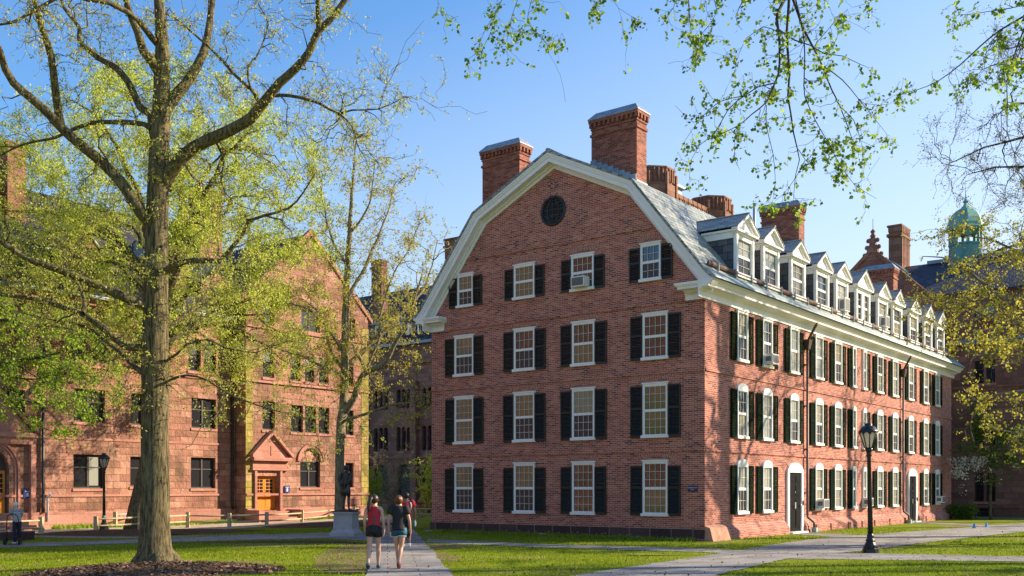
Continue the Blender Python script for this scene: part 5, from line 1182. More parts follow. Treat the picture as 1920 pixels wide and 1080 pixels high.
t.twigs(1200, .17, rmax=.006, r0=.0018, hang=.7); V = t.leaves(5, .055, .45, .016, .9, t0=.4)
t.build('overhead_elm', 'fresh green elm boughs hanging down into the sky from above', 'tree', (11.5, 10.5, 0), BARK_D, [('crown', V, L_ELM)], split=.03)
# dogwood and shrubs
def shrub(seed, name, label, cat, base, h, r, n, leafm, L, per, barkm=BARK_D, stems=6, white=None, twl=.35, low=.1):
    t = Tree(seed, .12); b0 = np.array(base, float)
    for k in range(stems):
        a = 2 * PI * k / stems + t.r.uniform(0, 1); tip = b0 + np.array([math.cos(a) * r * t.r.uniform(.3, .8), math.sin(a) * r * t.r.uniform(.3, .8), h * t.r.uniform(.6, .95)])
        t.limb([b0 + np.array([math.cos(a) * .05, math.sin(a) * .05, -.1]), b0 * .6 + tip * .4 + np.array([0, 0, h * .1]), tip], [.022 + .012 * h / 2, .016, .006], 6, .03)
    t.level(near(t, n, (r * .35, r * .35, h * .16), .1), rmax=.01, n=6, rend=.004, sides=4); ok = t.pos[:, 2] > b0[2] + h * low; t.pos, t.rad, t.tan = t.pos[ok], t.rad[ok], t.tan[ok]
    t.twigs(n * 6, twl, rmax=.012, r0=.003); return t.build(name, label, cat, tuple(b0), barkm, [('crown', t.leaves(per, L, .42, .05, .3), leafm)], split=.02)
DG = np.array([(1858 - 960) / F * 58, 58, 0.])
t = Tree(91, .2); t.limb([DG, DG + np.array([-.05, 0, 1.4]), DG + np.array([.05, 0, 3.0]), DG + np.array([0, 0, 4.6])], [.11, .09, .06, .03], 8, .02)
tg = np.array([DG + np.array([x, y, z]) for x, y, z in ((-2.2, -.6, 2.5), (-1.9, .3, 3.9), (1.6, 0, 3.4), (.9, -.5, 4.9), (-.9, .4, 5.2), (-2.4, -.4, 3.1), (2.1, .6, 4.4), (0, .5, 6), (-1.3, -.5, 6.2))])
t.level(tg, n=9, rmax=.05, sides=6); t.level(near(t, 130, (.7, .6, .45), .06), rmax=.015, n=6); t.twigs(900, .4, rmax=.015); V = t.leaves(6, .11, .48, .08, -.2); 
lo = V[0].reshape(-1, 4, 3); wsel = (lo[:, 0, 2] < 3.6) & (lo[:, 0, 0] < DG[0] - .4); A, Bv = lo[wsel], lo[~wsel]
t.build('dogwood', 'small dogwood with white blossom beside the far end of brick hall', 'tree', tuple(DG), BARK_D, [('blossom', (A.reshape(-1, 3), np.arange(len(A) * 4).reshape(-1, 4)), L_WHT), ('crown', (Bv.reshape(-1, 3), np.arange(len(Bv) * 4).reshape(-1, 4)), L_GRN)])
def gp(u, v, z=-.1): d = (CH - z) * F / (v - YH); return ((u - 960) / F * d, d, z)
shrub(101, 'shrub', 'lime green shrub at the corner of the sandstone hall, behind the statue', 'shrub', gp(700, 962, -.1), 3.4, 1.6, 110, L_BRI, .10, 7)
shrub(102, 'shrub', 'brown twiggy budding shrub left of the yellow bush by the brick hall', 'shrub', gp(736, 957, 0), 5.4, 2.3, 200, L_BUD, .09, 3, BARK_G)
shrub(103, 'shrub', 'bright yellow-green bush touching the left corner of the brick hall', 'shrub', gp(806, 962, 0), 4.6, 1.6, 130, L_YEL, .11, 8)
shrub(104, 'sapling', 'slender sapling with thin yellow sprays before the curtained window', 'tree', gp(138, 984, -.25), 4.6, 3.0, 90, L_YEL, .08, 5, BARK_G, 5, twl=.5, low=.35)
shrub(105, 'sapling', 'small multi-stemmed sapling right of the big trunk by sandstone wall', 'tree', gp(356, 969, -.2), 3.6, 1.7, 50, L_GRN, .08, 4, BARK_D, 5)
shrub(106, 'shrub', 'thin dark-leaved shrub beside the left lamp post', 'shrub', gp(212, 980, -.25), 2.3, 1.0, 40, L_BUD, .10, 4, BARK_D, 4)
shrub(107, 'shrub', 'thin bare shrub under the carved arched window', 'shrub', gp(585, 966, -.15), 2.4, 1.2, 36, L_BUD, .09, 2, BARK_D, 5)
shrub(108, 'shrub', 'thin low shrub with brown leaves left of the statue pedestal', 'shrub', gp(606, 968, -.15), 2.2, 1.0, 40, L_BUD, .12, 5, BARK_D, 4)
shrub(109, 'shrub', 'low dark green bush at the far foot of the brick hall side wall', 'shrub', tuple(W(.9, 31.0, 0)), .8, .9, 70, L_GRN, .10, 8, BARK_D, 7)
# yellow flowers and weeds along the shaded plinth, low green growth under the sandstone hall
r_ = np.random.default_rng(9)
def tufts(name, pts, h, wd, mat):
    n = len(pts); a = r_.uniform(0, 2 * PI, n); hh = h * r_.uniform(.5, 1.2, n); V = np.empty((n, 3, 3)); P = np.array(pts)
    V[:, 0] = P + np.stack([np.cos(a) * wd, np.sin(a) * wd, a * 0 - .01], 1); V[:, 1] = P - np.stack([np.cos(a) * wd, np.sin(a) * wd, a * 0 + .01], 1); V[:, 2] = P + np.stack([r_.normal(0, .4, n) * hh, r_.normal(0, .4, n) * hh, hh], 1)
    return tag(raw(name, V.reshape(-1, 3), np.arange(3 * n).reshape(-1, 3), mat), kind='stuff')
tufts('weeds', [W(x, -.2 - abs(r_.normal(0, .25)), 0) for x in r_.uniform(-12.4, -.2, 2600)], .17, .012, BLADE)
tufts('ground_cover', [W(-32.3 + abs(r_.normal(0, .45)), y, -.2) for y in np.concatenate([r_.uniform(-6, 5, 2600)])] + [W(-31.2 + abs(r_.normal(0, .45)), y, -.18) for y in r_.uniform(9, 15, 1800)], .26, .03, L_BRI)
for k in range(16):
    p = W([-8.6, -8.3, -7.6, -7.3, -6.9, -6.2, -5.9, -5.2, -4.9, -4.2, -3.9, -3.7, -2.9, -2.7, -9.4, -3.2][k], -.35 - .1 * (k % 3), 0); f = MB(); f.tube([(0, 0, 0), (.01, 0, .14 + .02 * (k % 3))], .004, 4); 
    for q in range(3): f.ball((.01 + .03 * math.cos(2.1 * q), .03 * math.sin(2.1 * q), .16 + .02 * (k % 3)), .022, .022, .016, 6, 4)
    o = f.ob('daffodil', L_GOLD, None, tuple(p)); tag(o, 'small yellow flower growing along the plinth of the brick gable wall', 'flower', 'yellow flowers along the plinth')
# ------------------------------------------------------------------ lamps, statue, fences, bicycles
def lamp(loc, label, rz=0, lean=0):
    t = thing('street_lamp', label, 'lamp post', loc, rz, 'black courtyard lamp posts'); t.rotation_euler.x = 0; t.rotation_euler.y = lean
    MB().lathe([(.23, -.02), (.23, .12), (.2, .15), (.21, .2), (.17, .24), (.12, .32), (.14, .36), (.1, .42), (.1, .50), (.075, .55)], 12, smooth=False).ob('base', BLACK, t)
    MB().lathe([(.075, .54), (.062, 1.6), (.052, 2.72), (.085, 2.74), (.06, 2.8), (.09, 2.9), (.11, 2.95)], 14).ob('post', BLACK, t)
    b = MB(); n = 4
    b.lathe([(.10, 2.94), (.115, 2.97)], 8, smooth=False, rot=PI / 8)
    for k in range(8):
        a = 2 * PI * k / 8 + PI / 8; p, q = np.array([math.cos(a), math.sin(a)]), np.array([math.cos(a + PI / 4), math.sin(a + PI / 4)])
        b.tube([(p[0] * .105, p[1] * .105, 2.96), (p[0] * .245, p[1] * .245, 3.40)], .016, 5)
        for s in range(5):
            u0, u1 = s / 5, (s + 1) / 5; zt = lambda u: 3.41 - .09 * (1 - math.sin(PI * u)) * 1.2; f = lambda u, r: p * (1 - u) * r + q * u * r
            A = [(*f(u0, .246), 3.42), (*f(u1, .246), 3.42), (*f(u1, .24), zt(u1)), (*f(u0, .24), zt(u0))]; b.face(A)
    cage = b.ob('lantern_frame', BLACK, t)
    MB().lathe([(.085, 2.97), (.11, 3.02), (.215, 3.36), (.2, 3.40)], 8, smooth=False, rot=PI / 8).ob('lantern_glass', LAMPGLASS, t)
    MB().lathe([(.27, 3.40), (.28, 3.43), (.235, 3.47), (.2, 3.54), (.14, 3.585), (.10, 3.60), (.11, 3.63), (.09, 3.66), (.02, 3.67)], 16).ob('lamp_cap', BLACK, t)
    return t
lamp((10.12, 28.58, 0), 'black lamp post with frosted lantern on lawn before the brick side wall', .2, math.radians(-1.2))
p = gp(195, 996, -.2); l2 = lamp((p[0], p[1], -.2), 'black lamp post with a green band before the pink sandstone wall', .5)
MB().lathe([(.09, .56), (.092, .72), (.08, .73)], 12).ob('green_band', COPPER_D, l2)

ped = thing('pedestal', 'grey granite pedestal with moulded base carrying the bronze statue', 'pedestal', (-6.34, 38.75, -.02), -TH * .3)
MB().box(-.5, -.5, 0, .5, .5, .16).hexa([(-.47, -.47, .16), (.47, -.47, .16), (.47, .47, .16), (-.47, .47, .16), (-.385, -.385, .28), (.385, -.385, .28), (.385, .385, .28), (-.385, .385, .28)]).ob('base', GRANITE, ped)
MB().hexa([(-.385, -.385, .28), (.385, -.385, .28), (.385, .385, .28), (-.385, .385, .28), (-.36, -.36, .84), (.36, -.36, .84), (.36, .36, .84), (-.36, .36, .84)]).ob('shaft', GRANITE, ped)
MB().box(-.385, -.385, .84, .385, .385, .88).box(-.43, -.43, .88, .43, .43, .94).ob('top', GRANITE, ped)

def skin(name, J, E, mat, parent, root, lv=2):
    names = list(J); ix = {k: i for i, k in enumerate(names)}; me = bpy.data.meshes.new(name); me.from_pydata([J[k][0] for k in names], [(ix[a], ix[c]) for a, c in E], [])
    o = bpy.data.objects.new(name, me); C.objects.link(o); o.modifiers.new('s', 'SKIN').use_smooth_shade = True; sv = me.skin_vertices[0].data
    for k in names: r = J[k][1]; sv[ix[k]].radius = r if isinstance(r, tuple) else (r, r); sv[ix[k]].use_root = (k == root)
    q = o.modifiers.new('d', 'SUBSURF'); q.levels = q.render_levels = lv
    dg = bpy.context.evaluated_depsgraph_get(); m2 = bpy.data.meshes.new_from_object(o.evaluated_get(dg)); o.modifiers.clear(); o.data = m2; m2.name = name; m2.materials.clear(); m2.materials.append(mat)
    m2.polygons.foreach_set('use_smooth', np.ones(len(m2.polygons), bool)); bpy.data.meshes.remove(me)
    if parent: o.parent = parent
    return o
def hand(J, E, s, wrist, w, d, curl=.02):
    """palm, four curled fingers of unequal length and a thumb from the side of the palm; d = hanging direction"""
    w = np.array(w); d = np.array(d) / np.linalg.norm(d); side = np.array([0, 1., 0]); inw = np.array([-s, 0, 0.])
    J['palm' + wrist] = (tuple(w + d * .06), (.022, .034)); E.append((wrist, 'palm' + wrist))
    for i, (o_, ln) in enumerate(((.028, .068), (.010, .078), (-.009, .072), (-.027, .055))):
        a, b_, c = w + d * .095 + side * o_, w + d * (.095 + ln * .5) + side * o_ + inw * .006, w + d * (.095 + ln) + side * o_ * .9 + inw * (.012 + curl)
        for n_, p_, r_ in (('a', a, .0095), ('b', b_, .0085), ('c', c, .007)): J[f'f{i}{n_}{wrist}'] = (tuple(p_), r_)
        E += [('palm' + wrist, f'f{i}a{wrist}'), (f'f{i}a{wrist}', f'f{i}b{wrist}'), (f'f{i}b{wrist}', f'f{i}c{wrist}')]
    a, b_ = w + d * .055 + side * .042 + inw * .01, w + d * .095 + side * .055 + inw * .022
    J['ta' + wrist] = (tuple(a), .011); J['tb' + wrist] = (tuple(b_), .008); E += [('palm' + wrist, 'ta' + wrist), ('ta' + wrist, 'tb' + wrist)]
def body(parent, mat, H, legs, arms, lean=0., head=(0, 0), sc=1., shw=.165, name='body'):
    f = H / 1.66; J, E = {}, []
    def j(n, p, r): J[n] = ((p[0] * f, p[1] * f, p[2] * f), tuple(q * f for q in r) if isinstance(r, tuple) else r * f)
    L = lean
    j('pelvis', (0, 0, .92), (.125, .09)); j('waist', (0, L * .3, 1.05), (.105, .08)); j('chest', (0, L * .8, 1.24), (.13, .095)); j('clav', (0, L, 1.36), (.085, .065)); j('neck', (0, L * 1.05 + .005, 1.43), .05)
    hx, hy = head; j('jaw', (hx * .6, L * 1.1 + .02 + hy * .6, 1.485), .058); j('skull', (hx, L * 1.1 + .012 + hy, 1.555), (.074, .084)); j('crown', (hx, L * 1.1 + .005 + hy, 1.615), .055); j('nose', (hx * 1.3, L * 1.1 + .11 + hy, 1.53), .014); j('brow', (hx * 1.2, L * 1.1 + .075 + hy, 1.565), .04); j('chin', (hx * .9, L * 1.1 + .075 + hy, 1.475), .028)
    E += [('pelvis', 'waist'), ('waist', 'chest'), ('chest', 'clav'), ('clav', 'neck'), ('neck', 'jaw'), ('jaw', 'skull'), ('skull', 'crown'), ('skull', 'brow'), ('brow', 'nose'), ('jaw', 'chin')]
    for s, c in ((-1, 'l'), (1, 'r')):
        j('ear' + c, (hx + s * .083, L * 1.1 + hy, 1.545), .014); E.append(('skull', 'ear' + c))
        hip, kn, an, toe = legs[c]; j('hip' + c, hip, .09); j('thigh' + c, tuple((np.array(hip) * .55 + np.array(kn) * .45)), .078); j('knee' + c, kn, .054); j('calf' + c, tuple(np.array(kn) * .66 + np.array(an) * .34 + np.array([0, -.018, 0])), .056); j('ankle' + c, an, .036); j('toe' + c, toe, (.035, .025))
        E += [('pelvis', 'hip' + c), ('hip' + c, 'thigh' + c), ('thigh' + c, 'knee' + c), ('knee' + c, 'calf' + c), ('calf' + c, 'ankle' + c), ('ankle' + c, 'toe' + c)]
        sh, el, wr = arms[c]; j('sh' + c, sh, .052); j('up' + c, tuple((np.array(sh) + np.array(el)) / 2), .044); j('elb' + c, el, .037); j('fore' + c, tuple(np.array(el) * .7 + np.array(wr) * .3), .036); j('wrist' + c, wr, (.024, .028))
        E += [('clav', 'sh' + c), ('sh' + c, 'up' + c), ('up' + c, 'elb' + c), ('elb' + c, 'fore' + c), ('fore' + c, 'wrist' + c)]
        dd = np.array(wr) - np.array(el); hand(J, E, s, 'wrist' + c, np.array(wr) * f, dd)
    return skin(name, J, E, mat, parent, 'pelvis')
def sleeve(b, arm, f, t, r0, r1):
    sh, el, wr = [np.array(q) * f for q in arm]; e = sh + (el - sh) * t; b.tube([sh + (sh - el) * .12 + np.array([-np.sign(sh[0]) * .03, 0, .01]), sh, (sh + e) / 2, e], [r0 * .9, r0, (r0 + r1) / 2, r1], 12)
def shorts(b, legs, f, zb, w=.158, dp=.122, top=1.0):
    b.loft([(0, 0, top * f, w * .82 * f, dp * .85 * f), (0, 0, .94 * f, w * f, dp * f), (0, -.01 * f, .86 * f, w * 1.04 * f, dp * 1.06 * f), (0, -.005 * f, .80 * f, w * .98 * f, dp * .95 * f)], 18)
    for c in 'lr':
        hip, kn = np.array(legs[c][0]) * f, np.array(legs[c][1]) * f; t = (hip[2] - zb * f) / (hip[2] - kn[2]); e = hip + (kn - hip) * t; s = -1 if c == 'l' else 1
        b.tube([hip + np.array([0, 0, .03]), (hip + e) / 2, e + np.array([s * .004, 0, 0])], [.098 * f, .099 * f, .097 * f], 14)
def shoe(parent, toe, an, f, mat, name='shoe'):
    a, t = np.array(an) * f, np.array(toe) * f; h = a + (a - t) * .18; h[2] -= .045 * f; m = (a + t) / 2; b = MB()
    d = t - h; b.tube([h - d * .10, h + d * .02, h + d * .35, h + d * .7, h + d * 1.05, h + d * 1.16], [.026 * f, .045 * f, .05 * f, .046 * f, .036 * f, .015 * f], 12)
    o = b.ob(name, mat, parent); return o
PEOPLE = 'people walking on the main path'
# woman in red vest
f = 1.0; x0, y0 = -3.10, 22.75
w1 = thing('person', 'woman with dark ponytail, red sleeveless top and black shorts, walking away', 'person', (x0, y0, .02), .05, PEOPLE)
legs = {'l': ((-.085, 0, .90), (-.095, .0, .49), (-.115, -.2, .15), (-.12, -.10, .035)), 'r': ((.085, 0, .90), (.095, .10, .48), (.085, .13, .085), (.095, .27, .035))}
arms = {'l': ((-.165, 0, 1.36), (-.205, -.05, 1.11), (-.20, .06, .90)), 'r': ((.165, 0, 1.36), (.215, -.02, 1.10), (.215, .07, .87))}
body(w1, SKINM, 1.66, legs, arms, .01, (.012, .01))
b = MB(); b.loft([(0, 0, .885, .158, .118), (0, 0, .95, .150, .110), (0, .003, 1.06, .128, .098), (0, .006, 1.18, .142, .108), (0, .008, 1.28, .158, .122), (0, .01, 1.345, .132, .108), (0, .012, 1.39, .10, .09), (0, .012, 1.42, .074, .07)], 20); b.ob('sleeveless_top', CL_RED, w1)
b = MB(); b.loft([(.0, -.030, .96, .040, .084), (.012, -.030, 1.06, .045, .074), (.02, -.022, 1.18, .05, .092), (-.01, -.02, 1.30, .06, .084), (-.03, -.015, 1.345, .05, .066)], 14); b.ob('printed_panel', CL_DKP, w1)
b = MB(); shorts(b, legs, 1, .73); b.ob('shorts', CL_BLK, w1)
b = MB(); b.ball((.012, -.006, 1.562), .098, .112, .108, 14, 9); b.tube([(-.03, -.085, 1.60), (-.065, -.125, 1.56), (-.09, -.13, 1.46), (-.105, -.125, 1.36), (-.10, -.125, 1.27)], [.035, .045, .048, .042, .012], 10); hr = b.ob('hair', HAIR_B, w1)
hr.location.z = .012; hr.location.y = -.022
MB().ball((-.045, -.118, 1.60), .022, .018, .02, 8, 5).ob('hair_tie', CL_NAVY, hr)
for c in 'lr': shoe(w1, legs[c][3], legs[c][2], 1, SHOE_B)
# woman in black shirt
w2 = thing('person', 'woman with auburn hair, black T-shirt and teal shorts, walking away', 'person', (-2.54, 22.75, .02), .0, PEOPLE)
legs = {'l': ((-.085, 0, .90), (-.045, .09, .48), (-.015, .13, .085), (-.02, .27, .035)), 'r': ((.085, 0, .90), (.055, -.01, .49), (.02, -.21, .165), (.015, -.13, .04))}
arms = {'l': ((-.165, 0, 1.36), (-.235, -.03, 1.10), (-.225, .05, .88)), 'r': ((.165, 0, 1.36), (.245, -.02, 1.10), (.255, .05, .87))}
body(w2, SKIN2, 1.64, legs, arms, .01, (0, .02)); f = 1.64 / 1.66
b = MB(); b.loft([(0, -.004, .865, .170, .136), (0, 0, .92, .164, .130), (0, 0, .98, .152, .115), (0, .003, 1.08, .142, .105), (0, .006, 1.20, .152, .112), (0, .008, 1.29, .178, .122), (0, .01, 1.35, .178, .112), (0, .012, 1.395, .13, .092), (0, .012, 1.425, .082, .074)], 20)
for c in 'lr': sleeve(b, arms[c], 1, .52, .078, .080)
b.ob('t_shirt', CL_BLK, w2)
b = MB(); shorts(b, legs, 1, .745, top=.97); b.ob('shorts', CL_TEAL, w2)
b = MB()
for c in 'lr':
    hip, kn = np.array(legs[c][0]), np.array(legs[c][1]); t_ = (hip[2] - .752) / (hip[2] - kn[2]); e = hip + (kn - hip) * t_; e2 = hip + (kn - hip) * (t_ + .03); b.tube([e, e2], [.100, .101], 14)
b.ob('white_hem', CL_WHITE, w2)
b = MB(); b.ball((0, .004, 1.552), .098, .11, .108, 14, 9); b.ball((.0, -.095, 1.575), .056, .046, .056, 10, 7); hr = b.ob('hair', HAIR_R, w2); hr.location.y = -.01
for c in 'lr': shoe(w2, legs[c][3], legs[c][2], 1, SHOE_R)
ph = MB().box(-.035, -.015, -.075, .035, .015, .075).ob('phone', BLACK, None, (-2.54 + .215, 22.75 + .09, .80)); ph.rotation_euler = (.2, .3, .5); tag(ph, 'small dark phone in the right hand of woman in black', 'phone')
# man in red further along
mx, my = (762 - 960) / F * 31, 31.0
m1 = thing('person', 'man with short black hair and red shirt, walking ahead of the two women', 'person', (mx, my, .02), .1, PEOPLE)
legs = {'l': ((-.085, 0, .90), (-.09, .08, .49), (-.09, .1, .085), (-.095, .25, .035)), 'r': ((.085, 0, .90), (.09, -.02, .48), (.09, -.2, .14), (.09, -.1, .035))}
arms = {'l': ((-.18, 0, 1.37), (-.235, -.03, 1.10), (-.23, .05, .88)), 'r': ((.18, 0, 1.37), (.255, -.03, 1.11), (.265, .03, .89))}
body(m1, SKIND, 1.68, legs, arms, .01)
b = MB(); b.loft([(0, 0, .86, .17, .125), (0, 0, 1.0, .16, .12), (0, .006, 1.2, .17, .12), (0, .008, 1.3, .18, .115), (0, .01, 1.37, .15, .09), (0, .012, 1.42, .075, .06)], 18)
for c in 'lr': sleeve(b, arms[c], 1.01, .6, .078, .085)
b.ob('t_shirt', CL_RED, m1); b = MB(); b.tube([(.12, -.115, 1.38), (.15, -.122, 1.28), (.135, -.126, 1.15)], [.02, .024, .012], 6); b.ob('white_stripe', CL_WHITE, m1)
b = MB(); shorts(b, legs, 1, .56, .165, .125); b.ob('shorts', CL_NAVY, m1); MB().ball((0, -.008, 1.585), .094, .106, .10, 12, 8).ob('hair', HAIR_K, m1)
for c in 'lr': shoe(m1, legs[c][3], legs[c][2], 1, CL_WHITE)
bt = MB().lathe([(.03, 0), (.034, .02), (.034, .14), (.015, .18), (.015, .2)], 10).ob('water_bottle', PLASTIC, None, (mx + .26, my + .06, .66)); tag(bt, 'clear water bottle in the right hand of the man in red', 'bottle')
# old person with a hand truck at the far left
ox, oy = (32 - 960) / F * 36.6, 36.6; oz = float(gz(ox, oy)) + .02
ow = thing('person', 'white-haired person in grey striped shirt and navy trousers at the left edge', 'person', (ox, oy, oz), .9)
legs = {'l': ((-.085, 0, .90), (-.09, .03, .48), (-.09, -.02, .085), (-.1, .12, .035)), 'r': ((.085, 0, .90), (.09, .02, .48), (.09, -.03, .085), (.1, .11, .035))}
arms = {'l': ((-.165, .08, 1.33), (-.22, .08, 1.07), (-.2, .3, 1.0)), 'r': ((.165, .08, 1.33), (.22, .06, 1.07), (.15, .26, .98))}
body(ow, SKINM, 1.5, legs, arms, .09, (0, .05)); f = 1.5 / 1.66
b = MB(); b.loft([(0, 0, .86 * f, .165 * f, .13 * f), (0, .01, 1.0 * f, .155 * f, .125 * f), (0, .05, 1.2 * f, .165 * f, .125 * f), (0, .08, 1.34 * f, .14 * f, .095 * f), (0, .09, 1.42 * f, .07 * f, .06 * f)], 18)
for c in 'lr': sleeve(b, arms[c], f, .7, .07, .07)
b.ob('striped_shirt', CL_GREY, ow); b = MB()
for z in (.9, .98, 1.06, 1.14, 1.22): b.loft([(0, .0 + max(0, z - 1) * .2, z * f, .163 * f, .129 * f), (0, .0 + max(0, z - 1) * .2, (z + .02) * f, .163 * f, .129 * f)], 18)
b.ob('shirt_stripe', CL_WHITE, ow); b = MB(); b.loft([(0, 0, 1.0 * f, .14 * f, .11 * f), (0, 0, .9 * f, .16 * f, .125 * f), (0, 0, .8 * f, .155 * f, .12 * f)], 16)
for c in 'lr': q = [np.array(p) * f for p in legs[c]]; b.tube([q[0], q[1], q[2] + np.array([0, 0, -.02])], [.095 * f, .075 * f, .06 * f], 12)
b.ob('trousers', CL_NAVY, ow); MB().ball((0, .13 * f, 1.575 * f), .092, .1, .09, 12, 8).ob('hair', HAIR_W, ow)
for c in 'lr': shoe(ow, legs[c][3], legs[c][2], f, CL_WHITE)
ht = thing('hand_truck', 'black two-wheeled hand truck standing behind the white-haired person', 'hand truck', (ox + .12, oy - .55, oz - .02), .15)
b = MB(); b.tube([(-.2, 0, .1), (-.2, -.02, .85), (-.17, -.03, 1.02), (-.08, -.035, 1.1), (.08, -.035, 1.1), (.17, -.03, 1.02), (.2, -.02, .85), (.2, 0, .1)], .018, 8)
for z in (.3, .6): b.tube([(-.2, -.005, z), (.2, -.005, z)], .014, 6)
b.ob('frame', BLACK, ht); MB().box(-.23, .02, .03, .23, .24, .045).ob('toe_plate', BLACK, ht)
for s in (-1, 1): b = MB(); b.rings([[(s * .25 + dx, -.06 + r * math.cos(2 * PI * k / 18), .13 + r * math.sin(2 * PI * k / 18)) for k in range(18)] for r, dx in ((.02, -.03), (.09, -.035), (.13, -.025), (.13, .025), (.09, .035), (.02, .03))]); b.ob('wheel', RUBBER, ht)
sx, sy = (30 - 960) / F * 39.5, 39.3; sz = float(gz(sx, sy))
b = MB(); b.hexa([(-.62, -.4, 0), (.62, -.4, 0), (.62, .4, 0), (-.62, .4, 0), (-.64, -.42, .3), (.66, -.42, .33), (.66, .42, .34), (-.64, .42, .31)]); 
o = b.ob('stone_block', PLINTH, None, (sx, sy, sz), .1); tag(o, 'low dark stone block on the path behind the white-haired person', 'stone block')
# statue
st = thing('statue', 'dark bronze statue of a standing man in a long coat on pedestal', 'statue', (-6.34, 38.75, .92), -.5)
legs = {'l': ((-.08, 0, .94), (-.09, .02, .5), (-.1, -.03, .1), (-.13, .12, .06)), 'r': ((.08, 0, .94), (.085, .04, .5), (.09, .04, .1), (.12, .19, .06))}
arms = {'l': ((-.17, -.01, 1.36), (-.23, -.09, 1.12), (-.08, -.17, .95)), 'r': ((.17, -.01, 1.36), (.23, -.09, 1.12), (.09, -.17, .93))}
body(st, BRONZE, 1.78, legs, arms, .0, (.01, 0)); f = 1.78 / 1.66
MB().box(-.33, -.28, -.005, .33, .28, .06).lathe([(.3, .06), (.27, .09), (.1, .10)], 10).ob('base', BRONZE, st)
b = MB(); b.loft([(0, -.03, .58 * f, .21, .15), (0, -.025, .75 * f, .19, .14), (0, -.01, .95 * f, .165, .125), (0, 0, 1.08 * f, .14, .11), (0, .003, 1.22 * f, .165, .125), (0, .005, 1.33 * f, .165, .11), (0, .005, 1.40 * f, .1, .08), (0, .005, 1.44 * f, .075, .07)], 18)
for c in 'lr': sh, el, wr = [np.array(q) * f for q in arms[c]]; b.tube([sh, el, wr], [.07, .062, .05], 10)
b.ob('coat', BRONZE, st); MB().ball((.01, -.015, 1.59 * f), .088, .098, .09, 12, 8).tube([(0, -.1, 1.55 * f), (0, -.12, 1.46 * f)], [.03, .015], 7).ob('hair', BRONZE, st)

# fences
def fence(label, posts, rails=(.62, .30), h=.78, r=.045, group='rustic rail fences on the left lawn', rm=WOOD, pw=.085, skip=(), name='rail_fence'):
    P = [np.array(p) for p in posts]; t = thing(name, label, 'fence', tuple(P[0]), 0, group)
    for k, p in enumerate(P):
        hh = h * (1 + .04 * ((k * 7) % 3 - 1)); b = MB(); q = p - P[0]; b.hexa([(q[0] + x, q[1] + y, q[2] - .1) for x, y in ((-pw, -pw), (pw, -pw), (pw, pw), (-pw, pw))] + [(q[0] + x * .97 + .004 * (k % 3), q[1] + y * .97, q[2] + hh) for x, y in ((-pw, -pw), (pw, -pw), (pw, pw), (-pw, pw))]); b.ob('post', WOOD, t)
    for k in range(len(P) - 1):
        if k in skip: continue
        for i, z in enumerate(rails):
            a, c = P[k] - P[0] + np.array([0, 0, z * h]), P[k + 1] - P[0] + np.array([0, 0, (z + .02 * (k % 2)) * h]); m = (a + c) / 2 + np.array([0, 0, -.015]); MB().tube([a, m, c], [r * .85, r, r * .9], 8).ob('rail', rm, t)
fz = lambda u, v, z=-.2: np.array(gp(u, v, z))
RL = (.80, .40)
fence('cedar rail fence section at the left edge behind the white-haired person', [fz(-70, 1010), fz(77, 1003)], RL)
fence('cedar rail fence running from behind the lamp to the statue', [fz(180, 999), fz(262, 994), fz(352, 990), fz(430, 990), fz(500, 988), fz(566, 983), fz(630, 975)], RL)
fence('short cedar rail fence right of the statue pedestal', [fz(664, 972, -.1), fz(701, 967, -.1)], RL)
fence('cedar rail fence by the red bicycles at brick hall corner', [fz(772, 974, 0), fz(830, 974, 0)], RL)
fence('wooden posts with a pale metal pipe rail along the sandstone wall', [fz(216, 989), fz(340, 981), fz(448, 977)], (.78,), .85, .05, rm=PIPEW, group='rustic rail fences on the left lawn')
b = MB().box(-.0, -.08, 0, 3.1, .08, .16); o = b.ob('timber_edging', DARKWOOD, None, tuple(gp(55, 990, -.2)), .0); tag(o, 'dark timber edging beam along the gravel before the sandstone wall', 'edging beam')
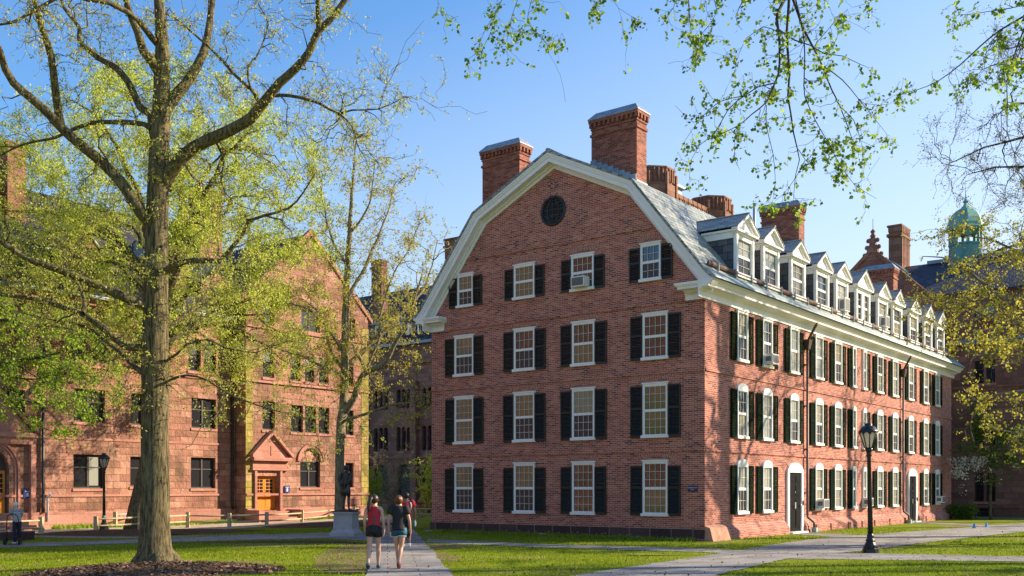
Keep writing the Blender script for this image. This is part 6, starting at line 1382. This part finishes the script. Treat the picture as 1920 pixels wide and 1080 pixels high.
# bicycles
def bike(label, loc, rz, mat):
    t = thing('bicycle', label, 'bicycle', loc, rz, 'bicycles parked behind the fences')
    for x in (-.52, .52):
        b = MB(); b.rings([[(x + (.32 + r * math.cos(a)) * math.cos(2 * PI * k / 24), r * math.sin(a), .34 + (.32 + r * math.cos(a)) * math.sin(2 * PI * k / 24)) for k in range(24)] for a, r in [(2 * PI * q / 6, .018) for q in range(7)]], False); wh = b.ob('wheel', RUBBER, t)
        b = MB(); 
        for k in range(10): a = 2 * PI * k / 10; b.tube([(x, 0, .34), (x + .3 * math.cos(a), 0, .34 + .3 * math.sin(a))], .003, 3)
        b.rings([[(x + (.295 + r * math.cos(a)) * math.cos(2 * PI * k / 24), r * math.sin(a), .34 + (.295 + r * math.cos(a)) * math.sin(2 * PI * k / 24)) for k in range(24)] for a, r in [(2 * PI * q / 5, .009) for q in range(6)]], False); b.ob('rim', STEEL, wh)
    b = MB()
    for A in ([(-.52, 0, .34), (-.1, 0, .3)], [(-.52, 0, .34), (-.2, 0, .8)], [(-.1, 0, .3), (-.22, 0, .9)], [(-.1, 0, .3), (.36, 0, .78)], [(-.2, 0, .8), (.34, 0, .86)], [(.52, 0, .34), (.36, 0, .76), (.33, 0, .98)]): b.tube(A, .018, 7)
    b.ob('frame', mat, t); MB().hexa([(-.36, -.07, .9), (-.1, -.02, .9), (-.1, .02, .9), (-.36, .07, .9), (-.36, -.06, .95), (-.1, -.02, .94), (-.1, .02, .94), (-.36, .06, .95)]).ob('saddle', BLACK, t)
    MB().tube([(.28, -.28, .98), (.34, -.15, 1.0), (.34, .15, 1.0), (.28, .28, .98)], .014, 6).ob('handlebar', STEEL, t)
bike('red bicycle nearest the brick hall corner behind the fence', gp(800, 972, 0), .1, REDP)
bike('red bicycle just left of the other red one behind the fence', (gp(786, 970, 0)[0] - .4, gp(786, 970, 0)[1] + .8, 0), .0, REDP)
bike('dark bicycle parked by the pipe rail right of the big trunk', gp(400, 979, -.2), .15, BLACK)
bike('pale-wheeled bicycle half hidden left of the big trunk', gp(262, 982, -.2), .1, PIPEW)
for k, (u, v) in enumerate(((1826, 991), (1850, 989))):
    x, y, z = gp(u, v, 0); o = MB().hexa([(-.06, -.06, 0), (.06, -.06, 0), (.06, .06, 0), (-.06, .06, 0), (-.015, -.02, .2), (.03, -.02, .22), (.03, .02, .22), (-.015, .02, .2)]).ob('marker_flag', PALEBLUE, None, (x, y, .02), .4 * k); tag(o, 'small bright blue marker standing on the far path', 'marker', 'blue markers on the far path')
